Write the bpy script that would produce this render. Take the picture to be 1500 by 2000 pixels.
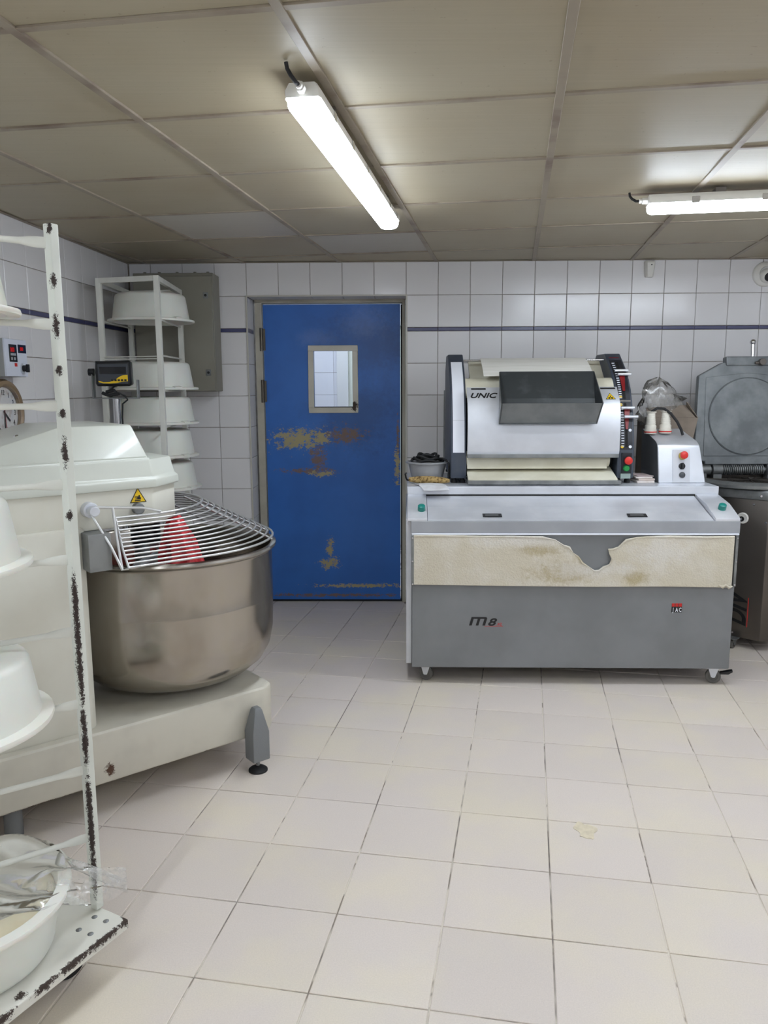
import bpy, bmesh, math, random
from mathutils import Vector, Matrix
random.seed(7)
for o in list(bpy.data.objects): bpy.data.objects.remove(o, do_unlink=True)
scene = bpy.context.scene
COL = scene.collection
PI = math.pi

# ------------------------------------------------------------------ camera, world, exposure
F_PX, PITCH, ROLL, CAM_H = 1527.3, 0.15868, -0.00472, 1.4786
cd = bpy.data.cameras.new('camera'); cam = bpy.data.objects.new('camera', cd); COL.objects.link(cam)
cd.sensor_fit = 'HORIZONTAL'; cd.sensor_width = 36.0; cd.lens = F_PX * 36.0 / 1500.0; cd.clip_start = 0.05
R0 = Vector((1, 0, 0)); FW = Vector((0, math.cos(PITCH), -math.sin(PITCH))); U0 = Vector((0, math.sin(PITCH), math.cos(PITCH)))
RR = R0 * math.cos(ROLL) + U0 * math.sin(ROLL); UU = U0 * math.cos(ROLL) - R0 * math.sin(ROLL)
cam.matrix_world = Matrix(((RR.x, UU.x, -FW.x, 0), (RR.y, UU.y, -FW.y, 0), (RR.z, UU.z, -FW.z, CAM_H), (0, 0, 0, 1)))
scene.camera = cam
w = bpy.data.worlds.new('world'); scene.world = w; w.use_nodes = True
w.node_tree.nodes['Background'].inputs[0].default_value = (0.75, 0.85, 1, 1)
w.node_tree.nodes['Background'].inputs[1].default_value = 0.15
LAMP_STRENGTH = 11.0
vs = scene.view_settings
vs.view_transform = 'Standard'; vs.look = 'None'; vs.gamma = 1.0; vs.use_curve_mapping = False
vs.exposure = 1.88

# ------------------------------------------------------------------ helpers
def lin(c):
    return tuple((v / 255 / 12.92) if v / 255 <= 0.04045 else ((v / 255 + 0.055) / 1.055) ** 2.4 for v in c) + (1.0,)

class NT:
    """small node-tree helper"""
    def __init__(s, name):
        s.m = bpy.data.materials.new(name); s.m.use_nodes = True
        s.t = s.m.node_tree; s.b = s.t.nodes['Principled BSDF']; s.out = s.t.nodes['Material Output']
    def n(s, kind, **kw):
        nd = s.t.nodes.new(kind)
        for k, v in kw.items(): setattr(nd, k, v)
        return nd
    def l(s, a, b): s.t.links.new(a, b)
    def val(s, sock, v):
        if isinstance(v, (int, float, tuple, list, Vector)): sock.default_value = v
        else: s.l(v, sock)
    def math(s, op, a, b=0.0, clamp=False):
        nd = s.n('ShaderNodeMath', operation=op, use_clamp=clamp); s.val(nd.inputs[0], a); s.val(nd.inputs[1], b); return nd.outputs[0]
    def vmath(s, op, a, b=(0, 0, 0)):
        nd = s.n('ShaderNodeVectorMath', operation=op); s.val(nd.inputs[0], a); s.val(nd.inputs[1], b)
        return nd.outputs['Value'] if op in ('LENGTH', 'DOT_PRODUCT') else nd.outputs['Vector']
    def mix(s, f, a, b):
        nd = s.n('ShaderNodeMix', data_type='RGBA'); s.val(nd.inputs['Factor'], f); s.val(nd.inputs['A'], a); s.val(nd.inputs['B'], b); return nd.outputs['Result']
    def ramp(s, v, lo, hi):
        nd = s.n('ShaderNodeMapRange', interpolation_type='SMOOTHSTEP'); s.val(nd.inputs['Value'], v)
        s.val(nd.inputs['From Min'], lo); s.val(nd.inputs['From Max'], hi); return nd.outputs['Result']
    def coord(s, scale=(1, 1, 1), kind='Object', loc=(0, 0, 0)):
        tc = s.n('ShaderNodeTexCoord'); mp = s.n('ShaderNodeMapping'); mp.inputs['Scale'].default_value = scale; mp.inputs['Location'].default_value = loc
        s.l(tc.outputs[kind], mp.inputs['Vector']); return mp.outputs['Vector']
    def noise(s, vec, scale, detail=3, rough=0.55):
        nd = s.n('ShaderNodeTexNoise'); nd.inputs['Scale'].default_value = scale; nd.inputs['Detail'].default_value = detail
        nd.inputs['Roughness'].default_value = rough; s.l(vec, nd.inputs['Vector']); return nd.outputs['Fac']
    def bump(s, h, strength=0.3, dist=0.01):
        nd = s.n('ShaderNodeBump'); nd.inputs['Strength'].default_value = strength; nd.inputs['Distance'].default_value = dist
        s.l(h, nd.inputs['Height']); s.l(nd.outputs[0], s.b.inputs['Normal'])
    def blobs(s, vec, items, nscale=30, amp=0.9, soft=0.25):
        """union of ragged ellipses: items = (centre, radii)"""
        nz = s.math('ADD', s.math('MULTIPLY', s.math('SUBTRACT', s.noise(vec, nscale, 6, 0.75), 0.5), amp * 2.6), s.math('MULTIPLY', s.math('SUBTRACT', s.noise(vec, nscale * 4.7, 4, 0.7), 0.5), amp * 1.6))
        acc = None
        for c, r in items:
            d = s.vmath('LENGTH', s.vmath('DIVIDE', s.vmath('SUBTRACT', vec, c), r))
            acc = d if acc is None else s.math('MINIMUM', acc, d)
        return s.math('SUBTRACT', 1.0, s.ramp(s.math('ADD', acc, nz), 1 - soft, 1 + soft))

def pbr(name, c, rough=0.5, metal=0.0, c2=None, nscale=8, stretch=(1, 1, 1), bump=0, bscale=60, bdist=0.004, rvar=0.0, lo=0.35, hi=0.7, coat=0, rand=0, **kw):
    m = NT(name); col = lin(c)
    m.b.inputs['Roughness'].default_value = rough; m.b.inputs['Metallic'].default_value = metal
    m.b.inputs['Coat Weight'].default_value = coat
    if c2 or rvar or bump:
        v = m.coord(stretch); nz = m.ramp(m.noise(v, nscale, 4), lo, hi)
        if c2: m.l(m.mix(nz, col, lin(c2)), m.b.inputs['Base Color'])
        else: m.b.inputs['Base Color'].default_value = col
        if rvar: m.val(m.b.inputs['Roughness'], m.math('ADD', m.math('MULTIPLY', nz, rvar), rough))
        if bump: m.bump(m.noise(v, bscale, 3), bump, bdist)
    else: m.b.inputs['Base Color'].default_value = col
    for k, val in kw.items(): m.b.inputs[k.replace('_', ' ')].default_value = val
    return m.m

class MB:
    """collects geometry for ONE mesh object"""
    def __init__(s): s.v = []; s.f = []
    def add(s, vs_, fs, M=None):
        o = len(s.v)
        s.v += [tuple(M @ Vector(p)) if M else tuple(p) for p in vs_]
        s.f += [tuple(i + o for i in f) for f in fs]; return s
    def box(s, a, b, M=None):
        x0, y0, z0 = a; x1, y1, z1 = b
        return s.add([(x0, y0, z0), (x1, y0, z0), (x1, y1, z0), (x0, y1, z0), (x0, y0, z1), (x1, y0, z1), (x1, y1, z1), (x0, y1, z1)],
                     [(3, 2, 1, 0), (4, 5, 6, 7), (0, 1, 5, 4), (1, 2, 6, 5), (2, 3, 7, 6), (3, 0, 4, 7)], M)
    def loft(s, rings, M=None, caps=True, closed=True):
        n = len(rings[0]); vs_ = [p for r in rings for p in r]; fs = []
        for k in range(len(rings) - 1):
            for i in range(n if closed else n - 1):
                j = (i + 1) % n; fs.append((k * n + i, k * n + j, (k + 1) * n + j, (k + 1) * n + i))
        if caps and closed: fs += [tuple(range(n))[::-1], tuple(range((len(rings) - 1) * n, len(rings) * n))]
        return s.add(vs_, fs, M)
    def prism(s, poly, a, b, axis='z', M=None):
        def P(p, h): return {'z': (p[0], p[1], h), 'y': (p[0], h, p[1]), 'x': (h, p[0], p[1])}[axis]
        return s.loft([[P(p, a) for p in poly], [P(p, b) for p in poly]], M)
    def lathe(s, prof, n=32, c=(0, 0, 0), M=None, caps=False, sx=1, sy=1):
        rings = [[(c[0] + r * sx * math.cos(2 * PI * i / n), c[1] + r * sy * math.sin(2 * PI * i / n), c[2] + z) for i in range(n)] for r, z in prof]
        return s.loft(rings, M, caps)
    def cyl(s, p, q, r, n=16, r2=None):
        p, q = Vector(p), Vector(q); d = (q - p); L = d.length
        M = Matrix.Translation(p) @ d.to_track_quat('Z', 'Y').to_matrix().to_4x4()
        return s.lathe([(r, 0), (r if r2 is None else r2, L)], n, M=M, caps=True)
    def tube(s, pts, r, n=8, closed=False):
        pts = [Vector(p) for p in pts]; m = len(pts); rings = []; up = None
        for i in range(m):
            a = pts[i - 1] if (i or closed) else pts[0]; b = pts[(i + 1) % m] if (i < m - 1 or closed) else pts[-1]
            d = (b - a).normalized()
            if up is None: up = Vector((0, 0, 1)) if abs(d.z) < 0.9 else Vector((1, 0, 0))
            x = d.cross(up).normalized(); up = x.cross(d).normalized()
            rr = r[i] if isinstance(r, (list, tuple)) else r
            rings.append([pts[i] + (x * math.cos(2 * PI * k / n) + up * math.sin(2 * PI * k / n)) * rr for k in range(n)])
        if closed: rings.append(rings[0])
        return s.loft(rings, None, not closed)
    def mesh(s, name, mat, bevel=0, seg=2, smooth=35, tri=False):
        me = bpy.data.meshes.new(name); me.from_pydata(s.v, [], s.f)
        bm = bmesh.new(); bm.from_mesh(me); bmesh.ops.remove_doubles(bm, verts=bm.verts, dist=1e-5)
        bmesh.ops.recalc_face_normals(bm, faces=bm.faces)
        if bevel:
            ed = [e for e in bm.edges if len(e.link_faces) == 2 and e.calc_face_angle(0) > 0.5]
            bmesh.ops.bevel(bm, geom=ed, offset=bevel, segments=seg, profile=0.5, affect='EDGES', clamp_overlap=True)
        bm.to_mesh(me); bm.free()
        if mat: me.materials.append(mat)
        if bevel and smooth == 35: smooth = 22 if seg < 3 else 16
        if smooth:
            me.shade_smooth(); me.set_sharp_from_angle(angle=math.radians(smooth))
        return me
    def build(s, name, mat, parent=None, **kw):
        return link(name, s.mesh(name, mat, **kw), parent)

def link(name, data, parent=None, M=None):
    o = bpy.data.objects.new(name, data); COL.objects.link(o)
    if parent: o.parent = parent
    if M is not None: o.matrix_local = M
    return o
def tag(o, label=None, cat=None, group=None, kind=None):
    for k, v in (('label', label), ('category', cat), ('group', group), ('kind', kind)):
        if v: o[k] = v
    return o
def thing(name, label, cat, loc=(0, 0, 0), rz=0.0, group=None):
    o = bpy.data.objects.new(name, None); COL.objects.link(o); o.empty_display_size = 0.05
    o.location = loc; o.rotation_euler = (0, 0, rz); return tag(o, label, cat, group)
def copy_tree(o, parent=None):
    c = o.copy(); COL.objects.link(c); c.parent = parent
    for ch in list(o.children): copy_tree(ch, c)
    return c
def box(name, a, b, mat, parent=None, bevel=0.002, **kw): return MB().box(a, b).build(name, mat, parent, bevel=bevel, **kw)
def frame(o, ex, ez, ey=None):
    """matrix with x axis ex, z axis ez at point o"""
    ex = Vector(ex).normalized(); ez = Vector(ez).normalized(); ey = ez.cross(ex)
    M = Matrix((ex, ey, ez)).transposed().to_4x4(); M.translation = Vector(o); return M
def text(name, body, size, mat, parent, M, shear=0.0, depth=0.0008, align='LEFT', sx=1.0, bold=0.0):
    cu = bpy.data.curves.new(name, 'FONT'); cu.body = body; cu.size = size; cu.extrude = depth; cu.shear = shear; cu.align_x = align; cu.offset = bold
    t = bpy.data.objects.new(name + '_tmp', cu); COL.objects.link(t)
    me = bpy.data.meshes.new_from_object(t.evaluated_get(bpy.context.evaluated_depsgraph_get()))
    bpy.data.objects.remove(t, do_unlink=True); bpy.data.curves.remove(cu)
    me.name = name
    for v in me.vertices: v.co.x *= sx
    me.materials.clear(); me.materials.append(mat)
    return link(name, me, parent, M)
def clip(poly, room):
    """clip a 2-D polygon to a convex anticlockwise polygon"""
    out = poly
    for i in range(len(room)):
        a, b = Vector(room[i]), Vector(room[(i + 1) % len(room)]); e = b - a; inp, out = out, []
        def side(p): return e.x * (p[1] - a.y) - e.y * (p[0] - a.x)
        for k in range(len(inp)):
            p, q = inp[k - 1], inp[k]; sp, sq = side(p), side(q)
            if (sp >= 0) != (sq >= 0):
                t = sp / (sp - sq); out.append((p[0] + (q[0] - p[0]) * t, p[1] + (q[1] - p[1]) * t))
            if sq >= 0: out.append(q)
        if len(out) < 3: return []
    return out
def area(p): return 0.5 * sum(p[i - 1][0] * p[i][1] - p[i][0] * p[i - 1][1] for i in range(len(p)))
def slab(poly, z0, z1, inset=0.0025, up=True):
    """a tile: polygon with a small chamfer on its visible side"""
    cx = sum(p[0] for p in poly) / len(poly); cy = sum(p[1] for p in poly) / len(poly)
    ins = [(cx + (p[0] - cx) * 0.985, cy + (p[1] - cy) * 0.985) for p in poly]
    m = MB()
    if up: m.loft([[(x, y, z0) for x, y in poly], [(x, y, z1 - inset) for x, y in poly], [(x, y, z1) for x, y in ins]])
    else: m.loft([[(x, y, z0) for x, y in ins], [(x, y, z0 + inset) for x, y in poly], [(x, y, z1) for x, y in poly]])
    return m

# ------------------------------------------------------------------ materials
def tile_mat(name, c, rough, var=0.06, speck=0.0, bumpy=0.0, coat=0.0, c2=None):
    m = NT(name); oi = m.n('ShaderNodeObjectInfo'); v = m.coord((1, 1, 1), 'Object')
    col = lin(c); r = m.math('SUBTRACT', oi.outputs['Random'], 0.5)
    sc = m.math('ADD', m.math('MULTIPLY', r, var), 1.0)
    tc = m.n('ShaderNodeNewGeometry'); pos = tc.outputs['Position']
    base = col
    if c2: base = m.mix(m.ramp(m.noise(pos, 2.2, 4), 0.4, 0.68), col, lin(c2))
    if speck:
        sp = m.math('ADD', m.math('MULTIPLY', m.math('SUBTRACT', m.noise(pos, 260, 2), 0.5), speck), 1.0); sc = m.math('MULTIPLY', sc, sp)
    cb = m.n('ShaderNodeCombineXYZ')
    for i in range(3): m.l(sc, cb.inputs[i])
    mm = m.n('ShaderNodeMix', data_type='RGBA', blend_type='MULTIPLY'); mm.inputs['Factor'].default_value = 1
    m.val(mm.inputs['A'], base); m.l(cb.outputs[0], mm.inputs['B']); m.l(mm.outputs['Result'], m.b.inputs['Base Color'])
    rr = m.math('ADD', m.math('MULTIPLY', m.noise(pos, 3.5, 4), 0.12), rough); m.l(rr, m.b.inputs['Roughness'])
    m.b.inputs['Coat Weight'].default_value = coat; m.b.inputs['Coat Roughness'].default_value = 0.06
    if bumpy: m.bump(m.noise(pos, 9 if bumpy < 0.1 else 220, 2), bumpy, 0.006 if bumpy < 0.1 else 0.001)
    return m.m
M_floor = tile_mat('floor_tile_ceramic', (220, 209, 201), 0.38, 0.06, 0.22, c2=(225, 214, 197))
M_wall = tile_mat('white_glazed_tile', (229, 227, 228), 0.11, 0.035, bumpy=0.05)
M_grout = pbr('wall_grout', (128, 116, 104), 0.9, c2=(160, 150, 140), nscale=20)
M_blue = pbr('blue_listel_glaze', (72, 74, 112), 0.2)
g = NT('floor_grout'); gv = g.coord(); g.b.inputs['Roughness'].default_value = 0.9
gd = g.mix(g.ramp(g.noise(gv, 1.6, 4, 0.7), 0.38, 0.52), lin((128, 120, 116)), lin((230, 222, 210)))
g.l(g.mix(g.ramp(g.noise(gv, 9, 3), 0.52, 0.6), gd, lin((150, 140, 130))), g.b.inputs['Base Color']); M_fgrout = g.m
def ceil_mat(name, c, c2):
    m = NT(name); geo = m.n('ShaderNodeNewGeometry'); pos = geo.outputs['Position']; oi = m.n('ShaderNodeObjectInfo')
    mp = m.n('ShaderNodeMapping'); mp.inputs['Rotation'].default_value = (0, 0, 0.1636); mp.inputs['Scale'].default_value = (3, 90, 3); m.l(pos, mp.inputs['Vector'])
    streak = m.noise(mp.outputs[0], 1.0, 3); blot = m.ramp(m.noise(pos, 1.3, 3), 0.35, 0.7)
    a = m.mix(blot, lin(c), lin(c2))
    fleck = m.ramp(m.noise(pos, 70, 2), 0.70, 0.76)
    a = m.mix(m.math('MULTIPLY', fleck, 0.35), a, lin((120, 100, 80)))
    s2 = m.math('ADD', m.math('MULTIPLY', m.math('SUBTRACT', streak, 0.5), 0.14), m.math('ADD', 0.97, m.math('MULTIPLY', oi.outputs['Random'], 0.06)))
    cb = m.n('ShaderNodeCombineXYZ')
    for i in range(3): m.l(s2, cb.inputs[i])
    mm = m.n('ShaderNodeMix', data_type='RGBA', blend_type='MULTIPLY'); mm.inputs['Factor'].default_value = 1
    m.val(mm.inputs['A'], a); m.l(cb.outputs[0], mm.inputs['B']); m.l(mm.outputs['Result'], m.b.inputs['Base Color'])
    m.b.inputs['Roughness'].default_value = 0.46; m.b.inputs['Specular IOR Level'].default_value = 0.3; m.bump(streak, 0.12, 0.002); return m.m
M_ceil = ceil_mat('yellowed_ceiling_board', (174, 165, 143), (167, 155, 131))
M_ceil2 = ceil_mat('newer_ceiling_board', (188, 183, 173), (182, 175, 164))
M_rail = pbr('ceiling_rail_paint', (158, 147, 130), 0.5, c2=(124, 107, 95), nscale=5, stretch=(1, 1, 1), lo=0.45, hi=0.75)
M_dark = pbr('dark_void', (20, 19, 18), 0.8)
M_steel = pbr('stainless_sheet', (214, 217, 224), 0.36, 0.55, c2=(226, 229, 236), nscale=5, rvar=0.12, bump=0.02, bscale=90)
M_steel_d = pbr('dull_stainless', (150, 152, 152), 0.48, 0.75, c2=(122, 124, 124), nscale=7, rvar=0.1)
M_jac = pbr('grey_lacquered_sheet', (125, 127, 130), 0.40, 0.3, c2=(136, 138, 141), nscale=3, rvar=0.1)
M_jac_l = pbr('floured_steel_sheet', (200, 202, 208), 0.36, 0.4, c2=(218, 219, 224), nscale=4, rvar=0.15)
m = NT('brushed_bowl_steel'); v = m.coord((3, 3, 60)); nz = m.noise(v, 2.0, 3); v2 = m.coord((1, 1, 0.6)); st = m.ramp(m.noise(v2, 3.0, 4), 0.4, 0.75)
m.l(m.mix(st, lin((176, 170, 162)), lin((150, 140, 127))), m.b.inputs['Base Color']); m.b.inputs['Metallic'].default_value = 1
m.l(m.math('ADD', m.math('MULTIPLY', st, 0.10), 0.17), m.b.inputs['Roughness']); m.b.inputs['Anisotropic'].default_value = 0.4
m.bump(nz, 0.03, 0.001); M_bowl = m.m
M_chrome = pbr('chromed_wire', (205, 205, 208), 0.18, 1.0)
M_wire = pbr('brushed_guard_wire', (206, 206, 206), 0.34, 0.7)
M_cream = pbr('cream_enamel', (208, 211, 202), 0.32, 0, c2=(202, 204, 194), nscale=2.5, bump=0.03, bscale=120, coat=0.15)
M_cream_b = pbr('cream_enamel_base', (222, 220, 208), 0.36, 0, c2=(212, 208, 194), nscale=3)
M_cast = pbr('grey_cast_paint', (122, 124, 126), 0.5, 0.1, bump=0.15, bscale=150)
M_rubber = pbr('black_rubber', (30, 30, 32), 0.7)
M_black = pbr('black_plastic', (22, 23, 26), 0.4)
M_tub = pbr('white_polyethylene', (232, 231, 224), 0.42, 0, c2=(226, 223, 212), nscale=3, Subsurface_Weight=0.15)
M_navy = pbr('navy_cast_paint', (58, 66, 80), 0.42, 0.05, c2=(72, 78, 88), nscale=9, bump=0.08, bscale=160)
M_creamroll = pbr('cream_conveyor_cloth', (222, 218, 200), 0.7, 0, c2=(208, 203, 182), nscale=6)
M_white = pbr('white_film_label', (238, 241, 250), 0.35)
M_whitepl = pbr('white_plastic', (228, 226, 220), 0.4)
M_red = pbr('red_plastic', (214, 48, 40), 0.35)
M_dred = pbr('dark_red_pointer', (132, 26, 30), 0.4)
M_green = pbr('green_plastic', (34, 140, 70), 0.35)
M_teal = pbr('teal_plastic', (20, 128, 118), 0.35)
M_yellow = pbr('yellow_print', (236, 196, 24), 0.45)
M_printk = pbr('black_print', (18, 18, 20), 0.5)
M_printr = pbr('red_print', (200, 40, 36), 0.5)
M_grey = pbr('grey_enamel_cabinet', (138, 135, 123), 0.5, 0, c2=(131, 127, 115), nscale=3)
M_greypl = pbr('grey_basin_plastic', (158, 160, 164), 0.45)
M_card = pbr('grey_brown_cardboard', (136, 124, 112), 0.85, 0, c2=(122, 110, 98), nscale=10)
M_paper = pbr('white_paper', (232, 232, 236), 0.7, 0, c2=(214, 212, 214), nscale=12)
M_alu = pbr('cast_aluminium', (114, 118, 121), 0.5, 0.6, c2=(146, 150, 152), nscale=7, rvar=0.12)
M_darksteel = pbr('smoky_stainless', (112, 106, 100), 0.34, 0.85, c2=(100, 95, 90), nscale=2)
M_glassk = pbr('dark_display', (12, 13, 18), 0.12)

def emit(name, c, strength):
    m = NT(name); m.b.inputs['Base Color'].default_value = lin(c); m.b.inputs['Emission Color'].default_value = lin(c)
    m.b.inputs['Emission Strength'].default_value = strength; m.b.inputs['Roughness'].default_value = 0.4; return m.m
def led(name, c, strength):
    m = NT(name); geo = m.n('ShaderNodeNewGeometry'); sx = m.n('ShaderNodeSeparateXYZ'); m.l(geo.outputs['Normal'], sx.inputs[0])
    m.b.inputs['Base Color'].default_value = lin(c); m.b.inputs['Emission Color'].default_value = lin(c); m.b.inputs['Roughness'].default_value = 0.4
    dn = m.math('MAXIMUM', m.math('MULTIPLY', sx.outputs[2], -1.0), 0.0)           # frosted trough: LEDs face down, flanks glow less
    m.l(m.math('MULTIPLY', m.math('ADD', m.math('MULTIPLY', dn, 0.35), 0.65), strength), m.b.inputs['Emission Strength']); return m.m
M_led = led('lit_led_diffuser', (234, 244, 255), LAMP_STRENGTH)
M_ledred = emit('red_led_digits', (190, 20, 24), 0.10)

def film(name, haze, c=(240, 240, 240), scale=24):
    m = NT(name); v = m.coord(); nz = m.noise(v, scale, 4)
    tr = m.n('ShaderNodeBsdfTransparent'); gl = m.n('ShaderNodeBsdfGlossy'); gl.inputs['Roughness'].default_value = 0.12
    df = m.n('ShaderNodeBsdfTranslucent'); df.inputs['Color'].default_value = lin(c); d2 = m.n('ShaderNodeBsdfDiffuse'); d2.inputs['Color'].default_value = lin(c)
    a = m.n('ShaderNodeMixShader'); a.inputs[0].default_value = 0.5; m.l(df.outputs[0], a.inputs[1]); m.l(d2.outputs[0], a.inputs[2])
    b = m.n('ShaderNodeMixShader'); m.l(m.math('MULTIPLY', m.ramp(nz, 0.3, 0.75), haze * 2, True), b.inputs[0]); m.l(tr.outputs[0], b.inputs[1]); m.l(a.outputs[0], b.inputs[2])
    fr = m.n('ShaderNodeFresnel'); fr.inputs[0].default_value = 1.45
    c_ = m.n('ShaderNodeMixShader'); m.l(fr.outputs[0], c_.inputs[0]); m.l(b.outputs[0], c_.inputs[1]); m.l(gl.outputs[0], c_.inputs[2])
    m.l(c_.outputs[0], m.out.inputs['Surface']); return m.m
M_film = film('clear_plastic_film', 0.22)
M_film2 = film('dusty_plastic_film', 0.26, (214, 210, 204), 14)
m = NT('window_glass'); tr = m.n('ShaderNodeBsdfTransparent'); gl = m.n('ShaderNodeBsdfGlossy'); gl.inputs['Roughness'].default_value = 0.03
fr = m.n('ShaderNodeFresnel'); mx = m.n('ShaderNodeMixShader'); m.l(fr.outputs[0], mx.inputs[0]); m.l(tr.outputs[0], mx.inputs[1]); m.l(gl.outputs[0], mx.inputs[2]); m.l(mx.outputs[0], m.out.inputs['Surface']); M_glass = m.m

def chipped(name, items, paint=(222, 220, 210), under=(58, 44, 38), nscale=45, amp=0.5, spots=0.74):
    m = NT(name); v = m.coord(); mask = m.blobs(v, items, nscale * 1.6, amp * 2.4, 0.12) if items else None
    sp = m.ramp(m.noise(v, 38, 4, 0.6), spots, spots + 0.015)
    mask = m.math('MAXIMUM', mask, sp) if mask is not None else sp
    p = m.mix(m.ramp(m.noise(v, 6, 3), 0.4, 0.7), lin(paint), lin(tuple(int(c * 0.955) for c in paint)))
    m.l(m.mix(mask, p, lin(under)), m.b.inputs['Base Color']); m.l(m.math('ADD', m.math('MULTIPLY', mask, 0.35), 0.4), m.b.inputs['Roughness'])
    m.bump(m.math('SUBTRACT', 1.0, mask), 0.4, 0.001); return m.m

# ------------------------------------------------------------------ room shell
H = 2.2506; D = 5.0746; AW = 0.01989; TP = 0.20128; U0W = 0.14547
wdir = Vector((math.cos(AW), -math.sin(AW), 0)); wn = Vector((-math.sin(AW), -math.cos(AW), 0))   # along the back wall, its normal into the room
def wp(s, off=0.0): return Vector((0, D, 0)) + wdir * s + wn * off
XR = 2.80; YB = -2.60
lw_a = Vector((-2.088, YB, 0)); corner = wp(-1.606); lw_dir = (corner - lw_a).normalized(); lw_n = Vector((lw_dir.y, -lw_dir.x, 0))
back_r = wp(XR)
ROOM = [(lw_a.x, YB), (XR, YB), (back_r.x, back_r.y), (corner.x, corner.y)]
oL, oR, oT = U0W - 5 * TP, U0W, 2.046          # door opening on the wall
RECESS = 0.235

# floor
fl = tag(MB().prism([(-2.7, YB - 0.3), (XR + 0.4, YB - 0.3), (XR + 0.4, 8.2), (-2.7, 8.2)], -0.12, -0.004).build('floor', M_fgrout), kind='structure')
fa = 0.18137; e1 = Vector((math.cos(fa), -math.sin(fa))); e2 = Vector((-math.sin(fa), -math.cos(fa))); fo = Vector((-0.2175, 3.2506))
rec_poly = [tuple(wp(oL + 0.012, 0.0).xy), tuple(wp(oR - 0.012, 0.0).xy), tuple(wp(oR - 0.012, -0.30).xy), tuple(wp(oL + 0.012, -0.30).xy)]
cache = None; ntile = 0
for i in range(-9, 13):
    for j in range(-8, 12):
        c = [fo + e1 * (0.3 * (i + a)) + e2 * (0.3 * (j + b)) for a, b in ((0.007, 0.007), (0.007, 0.993), (0.993, 0.993), (0.993, 0.007))]
        p = [tuple(q) for q in c]
        mid = sum(c, Vector((0, 0))) / 4
        if mid.y < 0.75: continue                      # below the frame: the slab alone
        for poly in (clip(p, ROOM), clip(p, rec_poly)):
            if len(poly) < 3 or abs(area(poly)) < 0.0008: continue
            if abs(abs(area(poly)) - abs(area(p))) < 1e-6:
                if cache is None: cache = slab([(q[0] - mid.x, q[1] - mid.y) for q in p], -0.01, 0.0, 0.0012).mesh('tile', M_floor, smooth=0)
                o = link('tile', cache, fl); o.location = (mid.x, mid.y, random.uniform(-0.0004, 0.0004))
            else:
                slab(poly, -0.01, 0.0, 0.0012).build('tile', M_floor, fl, smooth=0)
            ntile += 1
# dried flour smear on a tile
sm = [(0.034 * (1 + 0.25 * math.sin(3 * t + 1) + 0.12 * math.sin(5 * t)) * math.cos(t), 0.048 * (1 + 0.18 * math.sin(4 * t) + 0.1 * math.cos(7 * t)) * math.sin(t)) for t in [k * PI / 14 for k in range(28)]]
o = MB().prism(sm, 0.0004, 0.0016).build('flour_patch', pbr('dried_flour', (226, 214, 190), 0.9, 0, c2=(212, 200, 176), nscale=40), fl); o.location = (0.672, 2.428, 0)
del o

# wall tiles -------------------------------------------------------
tile_cache = {}
def wall_tile(parent, org, ex, nrm, s0, s1, z0, z1, mat=M_wall, name='tile', gap=0.0015, proud=0.006):
    w_, h_ = s1 - s0 - 2 * gap, z1 - z0 - 2 * gap
    if w_ < 0.006 or h_ < 0.004: return
    key = (round(w_, 3), round(h_, 3), mat.name)
    if key not in tile_cache:
        a, b, e = w_ / 2, h_ / 2, min(0.0022, h_ * 0.2)
        mb = MB().loft([[(-a, -b, 0), (a, -b, 0), (a, b, 0), (-a, b, 0)], [(-a, -b, proud - 0.0015), (a, -b, proud - 0.0015), (a, b, proud - 0.0015), (-a, b, proud - 0.0015)],
                        [(-a + e, -b + e, proud), (a - e, -b + e, proud), (a - e, b - e, proud), (-a + e, b - e, proud)]])
        tile_cache[key] = mb.mesh(name, mat, smooth=0)
    ex = Vector(ex)
    org = Vector(org) + ex * ((s0 + s1) / 2) + Vector((0, 0, (z0 + z1) / 2))
    nn = (Vector(nrm) + Vector((random.gauss(0, .0025), random.gauss(0, .0025), random.gauss(0, .0025)))).normalized()
    o = link(name, tile_cache[key], parent, frame(org, ex, nn)); return o
ZR = [H]                                             # row lines from the ceiling down
zl = [2.048, 1.850]
rows = [(2.048, H, M_wall, 'tile'), (1.850, 2.048, M_wall, 'tile'), (1.826, 1.850, M_blue, 'listel')]
zt = 1.826
rows.append((1.6268, 1.826, M_wall, 'tile')); zt = 1.6268
while zt > 0.01:
    rows.append((max(zt - TP, 0.0), zt, M_wall, 'tile')); zt -= TP

# back wall body with the door opening
wb = MB(); T = -0.006
def wbox(mb, s0, s1, z0, z1, d0, d1): # a block in wall coordinates (d = depth behind the tile plane)
    P = [wp(s0, -d0), wp(s1, -d0), wp(s1, -d1), wp(s0, -d1)]
    mb.loft([[(q.x, q.y, z0) for q in P], [(q.x, q.y, z1) for q in P]])
TH = 0.30
wbox(wb, -1.9, oL - 0.006, -0.1, H + 0.1, 0.006, TH); wbox(wb, oR + 0.006, XR + 0.1, -0.1, H + 0.1, 0.006, TH); wbox(wb, oL - 0.006, oR + 0.006, oT + 0.006, H + 0.1, 0.006, TH)
wall_back = tag(wb.build('wall_back', M_grout, smooth=0), kind='structure')
base_back = wp(0, -0.006)
cols = [U0W + i * TP for i in range(-9, 14)]
for z0, z1, mt, nm in rows:
    for s0, s1 in zip(cols[:-1], cols[1:]):
        s0 = max(s0, -1.60); s1 = min(s1, XR - 0.01)
        if s1 - s0 < 0.02: continue
        if z0 < oT - 0.01 and s0 > oL - 0.01 and s1 < oR + 0.01: continue
        wall_tile(wall_back, base_back, wdir, wn, s0, s1, z0, z1, mt, nm)
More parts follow.
